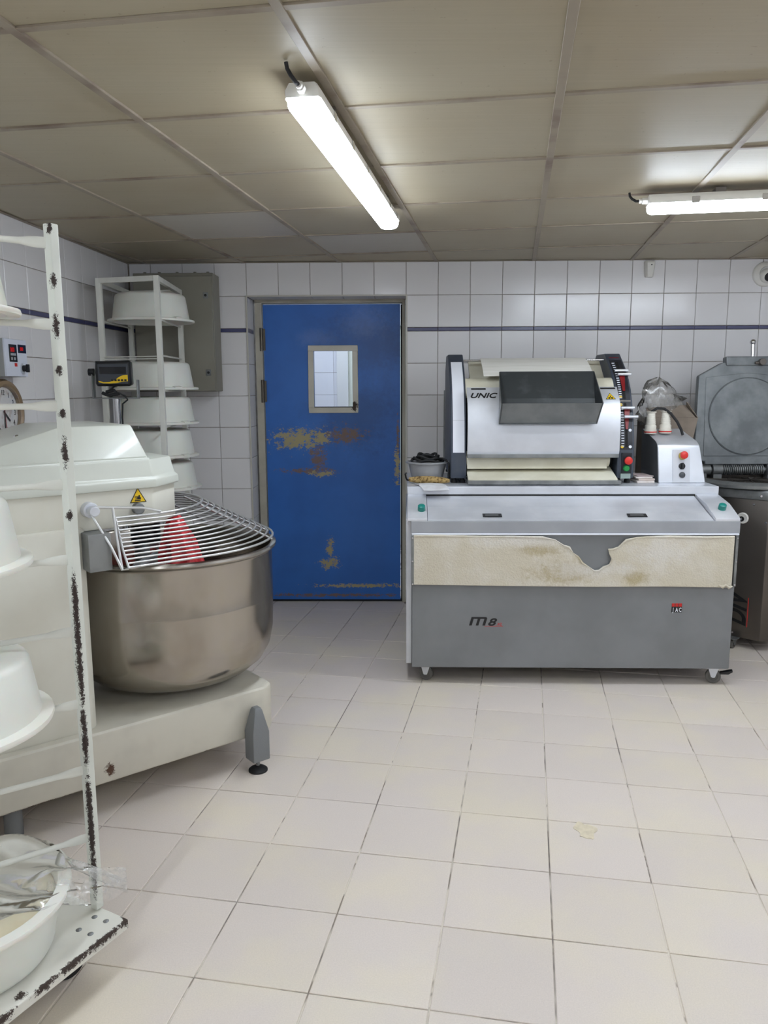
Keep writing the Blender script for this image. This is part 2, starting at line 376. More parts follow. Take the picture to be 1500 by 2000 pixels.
# reveals: left, right, soffit
for (s, ex, nr) in ((oL - 0.006, -wn, wdir), (oR + 0.006, -wn, -wdir)):
    for z0, z1, mt, nm in rows[1:]:
        z1 = min(z1, oT)
        if z1 - z0 < 0.01: continue
        wall_tile(wall_back, wp(s, -0.001), ex, nr, 0.0, 0.205, z0, z1, mt, nm)
for s0, s1 in zip(cols[:-1], cols[1:]):
    if s0 < oL - 0.01 or s1 > oR + 0.01: continue
    a, b = 0.0985, 0.0985
    k = ('soffit',)
    if k not in tile_cache:
        tile_cache[k] = MB().box((-0.099, -0.1, 0), (0.099, 0.1, 0.006)).mesh('tile', M_wall, bevel=0.0012, seg=1)
    link('tile', tile_cache[k], wall_back, frame(wp((s0 + s1) / 2, -0.103) + Vector((0, 0, oT + 0.006)), wdir, (0, 0, -1)))
# plastic corner bead around the opening
M_bead = pbr('corner_bead_pvc', (200, 196, 186), 0.4)
tr1 = MB()
wbox(tr1, oL - 0.008, oL + 0.0015, 0, oT + 0.004, -0.0075, 0.008); wbox(tr1, oR - 0.0015, oR + 0.008, 0, oT + 0.004, -0.0075, 0.008); wbox(tr1, oL - 0.008, oR + 0.008, oT - 0.003, oT + 0.006, -0.0075, 0.008)
tag(tr1.build('trim_1', M_bead, bevel=0.001, seg=1), kind='structure')

# left wall
wl = MB(); P = [lw_a - lw_dir * 0.2, corner + lw_dir * 0.2]
wl.loft([[tuple((q - lw_n * d).xy) + (z,) for q, d in ((P[0], 0.006), (P[1], 0.006), (P[1], 0.2), (P[0], 0.2))] for z in (-0.1, H + 0.1)])
def brick_wall(name):
    m = NT(name); tc = m.n('ShaderNodeTexCoord'); geo = m.n('ShaderNodeNewGeometry'); sx = m.n('ShaderNodeSeparateXYZ'); m.l(geo.outputs['Position'], sx.inputs[0])
    cb = m.n('ShaderNodeCombineXYZ'); m.l(m.math('ADD', sx.outputs[0], sx.outputs[1]), cb.inputs[0]); m.l(sx.outputs[2], cb.inputs[1])
    br = m.n('ShaderNodeTexBrick'); br.offset = 0; br.inputs['Scale'].default_value = 1; br.inputs['Brick Width'].default_value = TP; br.inputs['Row Height'].default_value = TP
    br.inputs['Mortar Size'].default_value = 0.0015; br.inputs['Color1'].default_value = lin((229, 227, 228)); br.inputs['Color2'].default_value = lin((226, 224, 225)); br.inputs['Mortar'].default_value = lin((130, 120, 110))
    m.l(cb.outputs[0], br.inputs['Vector']); m.l(br.outputs['Color'], m.b.inputs['Base Color']); m.b.inputs['Roughness'].default_value = 0.15; return m.m
M_brickwall = brick_wall('tiled_wall_far')
wall_left = tag(wl.build('wall_left', M_grout, smooth=0), kind='structure')
Lw = (corner - lw_a).length
base_left = lw_a - lw_n * 0.006
seam0 = Lw - 1.275                                   # one seam measured in the photo
k0 = int(seam0 / TP)
for i in range(-4, 9):
    s0 = seam0 + i * TP; s1 = s0 + TP
    s1 = min(s1, Lw - 0.001)
    if s1 - s0 < 0.02: continue
    for z0, z1, mt, nm in rows: wall_tile(wall_left, base_left, lw_dir, lw_n, s0, s1, z0, z1, mt, nm)
ml = MB(); q0, q1 = lw_a, lw_a + lw_dir * (seam0 - 4 * TP)
ml.loft([[tuple((q - lw_n * d).xy) + (z,) for q, d in ((q0, -0.0), (q1, -0.0), (q1, 0.0058), (q0, 0.0058))] for z in (0, H)])
ml.build('tile_field', M_brickwall, wall_left, smooth=0)

# right wall and the wall behind the photographer (both out of frame)
tag(box('wall_right', (XR, YB, -0.1), (XR + 0.2, 5.5, H + 0.1), M_brickwall, bevel=0), kind='structure')
tag(box('wall_front', (-2.5, YB - 0.2, -0.1), (XR + 0.2, YB, H + 0.1), M_brickwall, bevel=0), kind='structure')

# ceiling ------------------------------------------------------------
ceiling = tag(MB().prism([(-2.5, YB - 0.2), (XR + 0.2, YB - 0.2), (XR + 0.2, 5.4), (-2.5, 5.4)], H + 0.03, H + 0.12).build('ceiling', M_dark), kind='structure')
ca = 0.16358; c1 = Vector((math.cos(ca), -math.sin(ca))); c2v = Vector((math.sin(ca), math.cos(ca))); co = Vector((-1.39621, 1.95073))
pan = None
for i in range(-4, 9):
    for j in range(-10, 7):
        cc = [co + c1 * (0.6 * (i + a)) + c2v * (0.6 * (j + b)) for a, b in ((0.012, 0.012), (0.988, 0.012), (0.988, 0.988), (0.012, 0.988))]
        p = [tuple(q) for q in cc]; poly = clip(p, ROOM)
        if len(poly) < 3 or abs(area(poly)) < 0.001: continue
        mt = M_ceil2 if (i, j) in ((0, 3), (1, 4)) else M_ceil
        mid = sum(cc, Vector((0, 0))) / 4
        dz = random.uniform(-0.001, 0.002)
        slab([(x - mid.x, y - mid.y) for x, y in poly], H + 0.003 + dz, H + 0.02 + dz, 0.002, up=False).build('ceiling_panel', mt, ceiling, smooth=0).location = (mid.x, mid.y, 0)
def rail(a, b, wd, z0, z1):
    d = (b - a).normalized(); n = Vector((-d.y, d.x)) * wd / 2
    p = clip([tuple(a - n), tuple(b - n), tuple(b + n), tuple(a + n)], ROOM)
    if len(p) >= 3: MB().prism(p, z0, z1).build('ceiling_rail', M_rail, ceiling, bevel=0.0008, seg=1)
for i in range(-4, 9):
    a = co + c1 * 0.6 * i; rail(a - c2v * 7, a + c2v * 5, 0.024, H - 0.003, H + 0.006)
for j in range(-10, 7):
    a = co + c2v * 0.6 * j; rail(a - c1 * 4, a + c1 * 7, 0.022, H - 0.0012, H + 0.005)
# perimeter angle
tr = MB()
for a, b in ((Vector(ROOM[3]), Vector(ROOM[2])), (Vector(ROOM[0]), Vector(ROOM[3]))):
    d = (b - a).normalized(); n = Vector((d.y, -d.x))
    p = [tuple(a), tuple(b), tuple(b + n * 0.018), tuple(a + n * 0.018)]
    tr.prism(p, H - 0.002, H + 0.001)
tag(tr.build('trim_2', M_rail, smooth=0), kind='structure')

# ------------------------------------------------------------------ door
YD = 0.215                                            # leaf plane behind the wall face
dm = NT('worn_blue_door_paint'); dv = dm.coord()
tan_ = [((0.225, 0, 1.115), (0.155, 1, 0.062)), ((0.37, 0, 1.13), (0.05, 1, 0.05)), ((0.66, 0, 0.098), (0.30, 1, 0.012)), ((0.42, 0, 0.26), (0.055, 1, 0.035)), ((0.42, 0, 0.36), (0.022, 1, 0.06)), ((0.885, 0, 0.93), (0.018, 1, 0.11)), ((0.37, 0, 0.88), (0.06, 1, 0.02))]
brn = [((0.53, 0, 1.14), (0.115, 1, 0.05)), ((0.35, 0, 0.98), (0.045, 1, 0.085)), ((0.28, 0, 0.90), (0.14, 1, 0.016)), ((0.89, 0, 1.10), (0.008, 1, 0.12)), ((0.45, 0, 0.03), (0.5, 1, 0.010))]
grime = dm.math('MULTIPLY', dm.blobs(dv, [((0.62, 0, 1.27), (0.22, 1, 0.2)), ((0.7, 0, 1.75), (0.25, 1, 0.16))], 7, 0.9, 0.8), 0.4)
smear = dm.math('MULTIPLY', dm.blobs(dv, [((0.66, 0, 1.89), (0.12, 1, 0.09)), ((0.35, 0, 1.78), (0.1, 1, 0.05))], 9, 0.8, 0.7), 0.16)
col = dm.mix(dm.ramp(dm.noise(dv, 3, 4), 0.35, 0.7), lin((50, 112, 196)), lin((45, 102, 182)))
col = dm.mix(grime, col, lin((28, 48, 82))); col = dm.mix(smear, col, lin((150, 165, 200)))
dv2 = dm.coord((0.7, 1, 1.15))
sq = lambda L_: [((c[0] * 0.7, 0, c[2] * 1.15), (r[0] * 0.62, 1, r[2] * 1.0)) for c, r in L_]
mt_ = dm.blobs(dv2, sq(tan_), 24, 2.6, 0.15); mb_ = dm.blobs(dv2, sq(brn), 30, 2.8, 0.4)
col = dm.mix(dm.math('MULTIPLY', mb_, 0.85), col, lin((126, 98, 58))); col = dm.mix(mt_, col, lin((170, 160, 122)))
dm.l(col, dm.b.inputs['Base Color']); dm.l(dm.math('ADD', 0.42, dm.math('MULTIPLY', mt_, 0.3)), dm.b.inputs['Roughness'])
dm.bump(dm.math('SUBTRACT', dm.noise(dv, 60, 2), dm.math('MAXIMUM', mt_, mb_)), 0.1, 0.002)
M_frame = pbr('door_frame_paint', (186, 181, 166), 0.5, 0, c2=(170, 164, 148), nscale=6)
dorg = wp(-0.798, -YD)                                # lower left of the leaf, front face
DW, DH = 0.906, 2.0
door = bpy.data.objects.new('door_1', None); COL.objects.link(door); door.location = (dorg.x, dorg.y, 0.016); door.rotation_euler = (0, 0, -AW)
tag(door, 'worn blue swing door with a small framed window', None, kind='structure')
# leaf with a hole for the window
wx0, wx1, wz0, wz1 = 0.330, 0.588, 1.327, 1.700
lf = MB()
for a, b in (((0, 0, 0), (DW, 0.04, wz0)), ((0, 0, wz1), (DW, 0.04, DH)), ((0, 0, wz0), (wx0, 0.04, wz1)), ((wx1, 0, wz0), (DW, 0.04, wz1))): lf.box(a, b)
leaf = lf.build('leaf', dm.m, door, smooth=0)
fm = MB(); e = 0.036
for a, b in (((wx0 - e, -0.009, wz0 - e), (wx1 + e, 0.0, wz0)), ((wx0 - e, -0.009, wz1), (wx1 + e, 0.0, wz1 + e)), ((wx0 - e, -0.009, wz0), (wx0, 0.0, wz1)), ((wx1, -0.009, wz0), (wx1 + e, 0.0, wz1))): fm.box(a, b)
vf = fm.build('window_frame', chipped('chipped_bead_paint', [((wx1 + 0.01, 0, wz0 + 0.01), (0.02, 1, 0.03))], (205, 200, 186), (66, 54, 44), 30, 0.6, 0.80), leaf, bevel=0.002, seg=1)
box('pane', (wx0 - 0.003, 0.014, wz0 - 0.003), (wx1 + 0.003, 0.019, wz1 + 0.003), M_glass, leaf, bevel=0)
MB().box((wx0, 0.0, wz0), (wx1, 0.012, wz0 + 0.006)).build('gasket', M_rubber, leaf)
fr_ = MB()
fr_.box((-0.052, -0.02, -0.016), (-0.006, 0.075, DH + 0.02)); fr_.box((DW + 0.012, -0.02, -0.016), (DW + 0.036, 0.075, DH + 0.02)); fr_.box((-0.052, -0.02, DH + 0.008), (DW + 0.036, 0.075, DH + 0.031))
fr_.build('door_frame', M_frame, door, bevel=0.002, seg=1)
MB().box((DW + 0.004, 0.03, -0.014), (DW + 0.012, 0.05, DH)).build('rebate', M_dark, door)
for zc in (1.775, 1.437):
    hg = MB().cyl((-0.012, -0.018, zc - 0.075), (-0.012, -0.018, zc + 0.075), 0.011, 12).box((-0.012, -0.012, zc - 0.07), (0.012, 0.0, zc + 0.07)).build('hinge', pbr('hinge_steel', (98, 92, 84), 0.4, 0.8), door)
MB().box((-0.006, 0.005, -0.014), (DW + 0.012, 0.035, -0.002)).build('threshold', M_dark, door)

# passage behind the door, seen through its window
pr = MB()
pr.box((-2.0, 7.30, -0.1), (1.6, 7.4, 2.6)).box((-2.0, 5.40, -0.1), (-1.9, 7.4, 2.6)).box((1.5, 5.40, -0.1), (1.6, 7.4, 2.6))
tag(pr.build('wall_passage', M_brickwall, smooth=0), kind='structure')
tag(box('ceiling_passage', (-2.0, 5.42, 2.6), (1.6, 7.4, 2.7), M_whitepl, bevel=0), kind='structure')
d2 = bpy.data.objects.new('door_2', None); COL.objects.link(d2); d2.location = (-0.42, 7.27, 0); tag(d2, kind='structure')
MB().box((0, -0.05, 0), (0.10, 0.03, 2.12)).box((0.75, -0.05, 0), (0.85, 0.03, 2.12)).box((0, -0.05, 2.02), (0.85, 0.03, 2.12)).build('door_frame', M_whitepl, d2, bevel=0.004)
box('leaf', (0.10, -0.005, 0), (0.75, 0.03, 2.02), pbr('pale_door_paint', (222, 224, 206), 0.5), d2)
pl = thing('passage_lamp', 'white ceiling light panel in the passage behind the blue door', 'lamp', (-0.5, 6.35, 2.6))  # added panel, unseen; stands in for the daylight in the passage
box('housing', (-0.5, -0.2, -0.05), (0.5, 0.2, 0.0), M_whitepl, pl)
box('diffuser', (-0.47, -0.17, -0.06), (0.47, 0.17, -0.05), emit('cool_passage_diffuser', (214, 232, 255), 7.0), pl)

# ------------------------------------------------------------------ ceiling lamps (weatherproof LED battens)
def batten(name, label, p0, p1, zb=2.160, group='LED battens under the ceiling', hole=(-0.02, 0.09)):
    p0 = Vector(p0); p1 = Vector(p1); L = (p1 - p0).length; ang = math.atan2(p1.y - p0.y, p1.x - p0.x)
    t = thing(name, label, 'lamp', (p0.x, p0.y, zb), ang, group)
    def ring(x, w_, z0, z1, r): # rounded lower section
        pts = [(w_ * math.cos(a) ** 0.65, z1 - (z1 - z0) * math.sin(a) ** 0.65) for a in [i * PI / 14 for i in range(7)] + [PI * 0.485]]
        pts = pts + [(-y, z) for y, z in reversed(pts)]
        return [(x, y, z) for y, z in pts]
    xs = [(0.0, 0.6, 0.012), (0.006, 0.88, 0.004), (0.02, 1, 0), (L - 0.02, 1, 0), (L - 0.006, 0.88, 0.004), (L, 0.6, 0.012)]
    MB().loft([ring(x, 0.043 * k, dz, 0.034, 0) for x, k, dz in xs]).build('diffuser', M_led, t)
    MB().loft([[(x, y * k, z) for y, z in ((0.046, 0.034), (0.047, 0.052), (0.036, 0.068), (-0.036, 0.068), (-0.047, 0.052), (-0.046, 0.034))] for x, k in ((0.0, 0.9), (0.012, 1), (L - 0.012, 1), (L, 0.9))]).build('housing', M_whitepl, t)
    for x in (0.16, 0.42, 0.68, 0.94, 1.2, L - 0.12):
        for sd in (-1, 1):
            if x < L - 0.05: MB().box((x, min(sd * 0.0445, sd * 0.0495), 0.028), (x + 0.03, max(sd * 0.0445, sd * 0.0495), 0.052)).build('clip', M_chrome, t, bevel=0.001, seg=1)
    for x in (0.25, L - 0.25): box('bracket', (x, -0.03, 0.062), (x + 0.04, 0.03, H - 0.0035 - zb), pbr('bracket_zinc', (110, 104, 98), 0.5, 0.6) if x < 0.3 else bpy.data.materials['bracket_zinc'], t, bevel=0.001, seg=1)
    MB().cyl((0.002, 0, 0.052), (-0.022, 0, 0.052), 0.013, 6).cyl((-0.022, 0, 0.052), (-0.034, 0, 0.052), 0.009, 10).build('cable_gland', M_whitepl, t, bevel=0.001, seg=1)
    hx, hz = -0.07, H - zb - 0.001
    MB().tube([(-0.03, 0, 0.052), (-0.045, 0.004, 0.053), (-0.06, 0.012, 0.064), (-0.068, 0.018, 0.076), (-0.07, 0.02, hz)], 0.005, 8).build('cable', M_rubber, t)
    return t
batten('led_batten', 'lit LED batten running away from the camera towards the blue door', (-0.2, 2.09), (0.03, 3.60))
batten('led_batten', 'lit LED batten parallel to the tiled back wall above the dough divider', (1.066, 3.30), (2.545, 3.053), group='LED battens under the ceiling')
batten('led_batten', 'LED batten near the right wall, standing free of the back wall', (1.25, 1.55), (2.7, 1.31))
batten('led_batten', 'LED batten over the trolley rack near the left wall', (-1.15, -0.25), (-0.91, 1.23))

batten('led_batten', 'LED batten crosswise in the front half of the room', (0.30, -0.45), (1.75, -0.69))
batten('led_batten', 'LED batten near the wall facing the blue door', (-0.5, -2.1), (-0.26, -0.62))  # added batten, unseen; fills the room with light from behind the camera

# ------------------------------------------------------------------ plastic dough tubs
def tub_mesh():
    prof = [(0, .155), (.14, .155), (.172, .153), (.186, .147), (.192, .136), (.204, .06), (.211, .016), (.236, .012), (.238, .006), (.236, .0), (.207, .0), (.203, .006), (.196, .06), (.184, .13), (.176, .143), (.14, .149), (0, .149)]
    return MB().lathe(prof, 48).mesh('body', M_tub, smooth=50)
tubme = tub_mesh()
hm = MB().loft([[(x, y * k, z) for x, z in ((.205, .010), (.2395, .009), (.2395, .017), (.226, .022), (.205, .018))] for y, k in ((-.022, 1), (-.017, 1), (.017, 1), (.022, 1))]).mesh('handle', M_tub, bevel=0.002)
def tub(label, loc, rz, group, flip=True, handles=True):
    t = thing('dough_tub', label, 'tub', loc, rz, group)
    MM = Matrix.Identity(4) if flip else (Matrix.Translation((0, 0, .155)) @ Matrix.Rotation(PI, 4, 'X'))
    link('body', tubme, t, MM)
    for a in ((0, PI) if handles else (PI / 2, -PI / 2)): link('handle', hm, t, MM @ Matrix.Rotation(a, 4, 'Z'))
    return t

# ------------------------------------------------------------------ trolley rack in the foreground
PX, PY = -0.752, 1.85
av = Vector((-0.472, -0.881)).normalized(); bv = Vector((-av.y, av.x)) * -1
if bv.x > 0: bv = -bv
rung_d = Vector((-0.83, -0.56)).normalized()
K = Vector((-0.658, 1.808)); DZ = 0.140
t = thing('trolley_rack', 'white chipped steel trolley ladder rack holding upturned tubs in the foreground', 'rack', (PX, PY, 0), 0)
pa = math.atan2(av.y, av.x)
Mp = Matrix.Rotation(pa, 4, 'Z')                       # local x = av (towards the camera), local y = perpendicular
hw = 0.0118
edge_items = [((hw, hw, z), (0.008, 0.011, hgt)) for z, hgt in ((0.98, 0.05), (0.90, 0.10), (0.80, 0.10), (0.66, 0.035), (0.60, 0.05), (0.44, 0.07), (0.36, 0.09), (0.25, 0.06), (1.72, 0.015), (1.62, 0.025), (1.835, 0.012), (1.18, 0.012), (1.52, 0.01), (1.33, 0.03), (1.42, 0.01))]
M_post = chipped('chipped_white_post', edge_items, (219, 221, 212), (52, 40, 36), 55, 0.55, 0.79)
post = MB().box((-hw, -hw, DZ + 0.004), (hw, hw, 1.846)).mesh('post', M_post, bevel=0.0025)
link('post', post, t, Mp)
p2 = rung_d * 0.56
link('post', post, t, Matrix.Translation((p2.x, p2.y, 0)) @ Mp)
M_white_p = chipped('white_rack_paint', None, (222, 222, 213), (90, 78, 68), spots=0.82)
ra = math.atan2(rung_d.y, rung_d.x)
def rung_rings():
    r = []
    for x, hh, ww in ((0.010, .0125, .002), (0.03, .0125, .0022), (0.045, .0115, .004), (0.07, .0075, .0068), (0.10, .007, .007), (0.46, .007, .007), (0.49, .0075, .0068), (0.515, .0115, .004), (0.53, .0125, .0022), (0.55, .0125, .002)):
        r.append([(x, ww * math.cos(a * PI / 6), hh * math.sin(a * PI / 6)) for a in range(12)])
    return r
rung = MB().loft(rung_rings()).mesh('rung', M_white_p)
for z in (1.804, 1.624, 1.438, 1.253, 1.071, 0.891, 0.704, 0.528, 0.344):
    link('rung', rung, t, Matrix.Translation((0, 0, z)) @ Matrix.Rotation(ra, 4, 'Z'))
# deck
k2 = K - Vector((PX, PY)); Md = Matrix.Translation((k2.x, k2.y, 0)) @ Matrix.Rotation(math.atan2(av.y, av.x), 4, 'Z')
yb = 1 if (Matrix.Rotation(math.atan2(av.y, av.x), 2) @ Vector((0, 1))).dot(bv) > 0 else -1
LA, LB = 0.74, 0.74
chips = [((x, 0, DZ), (l_, 0.007, 0.014)) for x, l_ in ((0.0, 0.03), (0.08, 0.06), (0.17, 0.05), (0.25, 0.03), (0.36, 0.03), (0.47, 0.05), (0.6, 0.04))] + [((0.0, 0.01 * yb, DZ - 0.01), (0.006, 0.02, 0.02)), ((0.3, 0.02 * yb, DZ), (0.012, 0.01, 0.01)), ((0.45, 0.03 * yb, DZ), (0.008, 0.006, 0.01))]
M_deck = chipped('chipped_white_deck', chips, (226, 224, 214), (62, 50, 44), 50, 0.6, 0.80)
dk = MB().box((0, min(0, LB * yb), DZ - 0.026), (LA, max(0, LB * yb), DZ)).build('deck', M_deck, t, bevel=0.003); dk.matrix_local = Md
for (sx_, sy_) in ((-0.747, 1.816), (-0.712, 1.80), (-0.769, 1.768), (-0.734, 1.753)):
    o = MB().lathe([(0, .003), (.004, .0028), (.0075, .0006), (.0075, -.002)], 14).build('screw', M_steel_d, t); o.location = (sx_ - PX, sy_ - PY, DZ)
def caster(parent, loc, r, wheel_mat, fork_mat, rz=0.0, top=None, lever=False, wdt=0.024):
    top = top or (r * 2 + 0.02)
    c = MB(); c.box((-0.03, -0.03, top - 0.004), (0.03, 0.03, top))
    for s_ in (-1, 1): c.prism([(-0.026, top - 0.004), (0.026, top - 0.004), (0.009, r - 0.004), (-0.009, r - 0.004)], s_ * (wdt / 2 + 0.003), s_ * (wdt / 2 + 0.006), 'y')
    c.cyl((0, -wdt / 2 - 0.009, r), (0, wdt / 2 + 0.009, r), 0.005, 8)
    M_ = Matrix.Translation(loc) @ Matrix.Rotation(rz, 4, 'Z')
    o = c.build('caster', fork_mat, parent); o.matrix_local = M_
    wm = MB(); n = 24; prof = [(0.0, -wdt / 2 + .003), (r * .55, -wdt / 2 + .003), (r * .6, -wdt / 2), (r * .93, -wdt / 2), (r, -wdt / 2 + .005), (r, wdt / 2 - .005), (r * .93, wdt / 2), (r * .6, wdt / 2), (r * .55, wdt / 2 - .003), (0, wdt / 2 - .003)]
    wm.lathe(prof, n, M=Matrix.Translation((0, 0, r)) @ Matrix.Rotation(PI / 2, 4, 'X')).build('wheel', wheel_mat, o)
    if lever: MB().prism([(0.03, top - 0.03), (0.085, top - 0.012), (0.09, top - 0.018), (0.07, top - 0.034), (0.03, top - 0.038)], -0.016, 0.016, 'y').build('brake_lever', M_black, o, bevel=0.002)
    return o
for fa_, fb_ in ((0.10, 0.12), (0.62, 0.12), (0.10, 0.62), (0.62, 0.62)):
    q = k2 + av * fa_ + bv * fb_
    caster(t, (q.x, q.y, 0), 0.043, M_rubber, M_steel_d, 0.6, DZ - 0.0265)
# tubs on the rungs and on the deck
RKG = 'white tubs on the foreground trolley rack'
tub('white tub upturned on the topmost used rung of the chipped trolley rack', (-1.02, 1.69, 1.6375), ra, RKG, handles=False)
tub('white tub upturned on a middle rung of the chipped trolley rack', (-1.03, 1.68, 1.0845), ra, RKG, handles=False)
tub('white tub upturned on a low rung of the chipped trolley rack', (-1.01, 1.685, 0.7175), ra, RKG, handles=False)
tub('white tub standing upright on the trolley deck, filled with dough', (-0.995, 1.675, DZ + 0.001), 0.3, RKG, flip=False, handles=False)
M_dough = pbr('raw_dough', (222, 214, 190), 0.55, 0, c2=(208, 196, 164), nscale=5, bump=0.25, bscale=14, bdist=0.02, Subsurface_Weight=0.1)
dg = MB(); n = 40; rings = [[(0.185 * math.cos(2 * PI * i / n), 0.185 * math.sin(2 * PI * i / n), 0.09) for i in range(n)]]
for r_, z_ in ((.198, .112), (.199, .124), (.17, .134), (.12, .139), (.06, .142), (.003, .143)): rings.append([(r_ * math.cos(2 * PI * i / n), r_ * math.sin(2 * PI * i / n), z_ + 0.004 * math.sin(3 * i * 2 * PI / n + r_ * 30)) for i in range(n)])
o = tag(dg.loft(rings).build('dough', M_dough, smooth=60), 'pale risen dough filling the upright tub on the trolley deck', 'dough'); o.location = (-0.995, 1.675, DZ + 0.001)
# film over the dough, its loose end blown out past the post
fb = MB(); nu, nv = 34, 22; grid = []
for i in range(nu):
    u_ = i / (nu - 1)
    for j in range(nv):
        v_ = j / (nv - 1) - 0.5
        wd = (0.40 * max(0, 1 - u_ * 1.35) ** 0.6 + 0.21 * math.sin(PI * min(1, 0.15 + u_ * 0.8))) * (1 if u_ < 0.8 else math.sqrt(max(0.0, 1 - ((u_ - 0.8) / 0.2) ** 2))) + 0.004
        x = -0.19 + 0.555 * u_; y = v_ * wd + 0.03 * math.sin(5 * u_) + 0.05 * u_
        rad = math.hypot(x, y)
        z = 0.156 + (0.004 if rad < .2 else 0) + 0.018 * math.sin(9 * u_ + 7 * v_) * (0.3 + u_) + 0.010 * math.sin(23 * v_ + 11 * u_) * (0.35 + u_)
        if u_ > 0.58: z += 0.020 * math.sin((u_ - 0.58) / 0.42 * PI) * (1 - 3 * v_ * v_) - 0.06 * (u_ - 0.58)
        if rad > 0.235 and u_ < 0.6: z -= 0.05 * (rad - 0.235) / 0.1
        grid.append((x, y, z))
fb.add(grid, [(i * nv + j, (i + 1) * nv + j, (i + 1) * nv + j + 1, i * nv + j + 1) for i in range(nu - 1) for j in range(nv - 1)])
o = tag(fb.build('plastic_film', M_film, smooth=60), 'clear crumpled plastic film draped over the dough tub on the trolley', 'plastic film')
o.location = (-0.995, 1.675, DZ + 0.004); o.rotation_euler = (0, 0, 0.20)

# ------------------------------------------------------------------ spiral mixer
MA = (-0.979, 2.522, 0.0); MROT = math.atan2(0.629, 0.777)
mx_ = thing('spiral_mixer', 'large cream enamelled spiral dough mixer with steel bowl and wire guard', 'mixer', MA, MROT)
BC = (0.431, 0.343)
def octo(x0, x1, y0, y1, c): return [(x0, y0), (x1 - c, y0), (x1, y0 + c * 0.8), (x1, y1 - c * 0.8), (x1 - c, y1), (x0, y1)]
def ringz(p, z): return [(x, y, z) for x, y in p]
MB().loft([ringz(octo(-0.92, 0.705, 0.0, 0.69, 0.05), z) for z in (0.12, 0.315)]).build('base', chipped('chipped_base_enamel', [ ((0.03, 0, 0.17), (0.014, 0.1, 0.022)), ((0.2, 0, 0.12), (0.03, 0.1, 0.004)), ((0.4, 0, 0.12), (0.02, 0.1, 0.004)), ((0.12, 0, 0.12), (0.02, 0.1, 0.004)), ((-0.2, 0, 0.12), (0.1, 0.1, 0.005))], (208, 203, 189), (84, 58, 42), 50, 0.6, 0.85), mx_, bevel=0.018, seg=3)
MB().loft([ringz(octo(-0.90, 0.015, 0.035, 0.65, 0.03), z) for z in (0.31, 1.02)]).build('column', M_cream_b, mx_, bevel=0.01)
hd = MB().loft([ringz(octo(-0.90, 0.385, 0.058, 0.628, 0.125), z) for z in (1.004, 1.14)]).build('head', M_cream_b, mx_, bevel=0.006)
cv = MB().loft([ringz(octo(-0.915, 0.40, 0.046, 0.640, 0.13), 1.134), ringz(octo(-0.915, 0.40, 0.046, 0.640, 0.13), 1.162), ringz(octo(-0.905, 0.388, 0.056, 0.63, 0.125), 1.172), ringz(octo(-0.895, 0.374, 0.066, 0.62, 0.118), 1.232)])
cv.build('cover', M_cream, mx_, bevel=0.005)
MB().loft([[(-0.86, .068, 1.225), (0.262, .068, 1.225), (0.262, .618, 1.225), (-0.86, .618, 1.225)], [(-0.86, .072, 1.238), (0.258, .072, 1.238), (0.258, .614, 1.238), (-0.86, .614, 1.238)][:4],
           ]).build('cover_step', M_cream, mx_, bevel=0.003)
up = MB(); A_ = [(-0.44, .074, 1.236), (0.257, .074, 1.236), (0.257, .612, 1.236), (-0.44, .612, 1.236)]; B_ = [(-0.02, .13, 1.352), (0.222, .13, 1.352), (0.222, .556, 1.352), (-0.02, .556, 1.352)]
up.loft([A_, B_]).build('hood', M_cream, mx_, bevel=0.007, seg=2)
o = MB().lathe([(0, .008), (.006, .007), (.010, .002), (.011, 0)], 16).build('cover_screw', M_chrome, mx_); o.location = (-0.13, 0.24, 1.318); o.rotation_euler = (0, -0.27, 0)
# bowl
prof = [(0, .338), (.20, .338), (.262, .345), (.318, .368), (.362, .405), (.390, .455), (.403, .52), (.406, .60), (.407, .66), (.4074, .663), (.407, .666), (.407, .838), (.412, .848), (.421, .852), (.426, .860), (.424, .868), (.414, .872), (.405, .868), (.401, .858), (.401, .60), (.396, .52), (.383, .46), (.355, .41), (.31, .375), (.26, .352), (.2, .345), (0, .345)]
MB().lathe(prof, 96, (BC[0], BC[1], 0)).build('bowl', M_bowl, mx_, smooth=40)
MB().lathe([(.17, .310), (.17, .34), (.0, .34)], 48, (BC[0], BC[1], 0)).build('bowl_bearing', M_steel_d, mx_)
MB().box((0.0, -0.02, 0.878), (0.075, 0.12, 1.004)).build('bowl_drive_cover', M_steel_d, mx_, bevel=0.002)
# guard
gd_ = MB().tube([(0.11, 0.025, 1.048), (0.109, 0.0, 1.0), (0.108, -0.035, 0.94), (0.112, -0.068, 0.886)], 0.0042).build('guard', M_wire, mx_)
NH = 13
def hoop(k):
    f = k / (NH - 1); z = 1.045 - 0.157 * f; tf = 0.022 - 0.088 * f; sc = 0.25 + 0.181 * f; ee = 0.295 + 0.118 * f; ww = BC[1] - tf
    pts = [(0.11, tf, z), ((0.11 + sc) / 2, tf, z)]
    pts += [(sc + ee * math.sin(a), BC[1] - ww * math.cos(a), z + 0.006 * math.sin(a)) for a in [i * PI / 26 for i in range(27)]]
    pts += [(0.20, BC[1] + ww, z)]; return pts
for k in range(NH): MB().tube(hoop(k), 0.0045 if k in (0, NH - 1) else 0.0036, 7).build('hoop', M_wire, gd_, smooth=60)
for a in (0.9, 1.35, 1.8, 2.3):
    pts = []
    for k in range(NH):
        f = k / (NH - 1); z = 1.045 - 0.157 * f; tf = 0.022 - 0.088 * f; sc = 0.25 + 0.181 * f; ee = 0.295 + 0.118 * f; ww = BC[1] - tf
        pts.append((sc + ee * math.sin(a), BC[1] - ww * math.cos(a), z - 0.006))
    MB().tube(pts, 0.0042, 7).build('rib', M_wire, gd_, smooth=60)
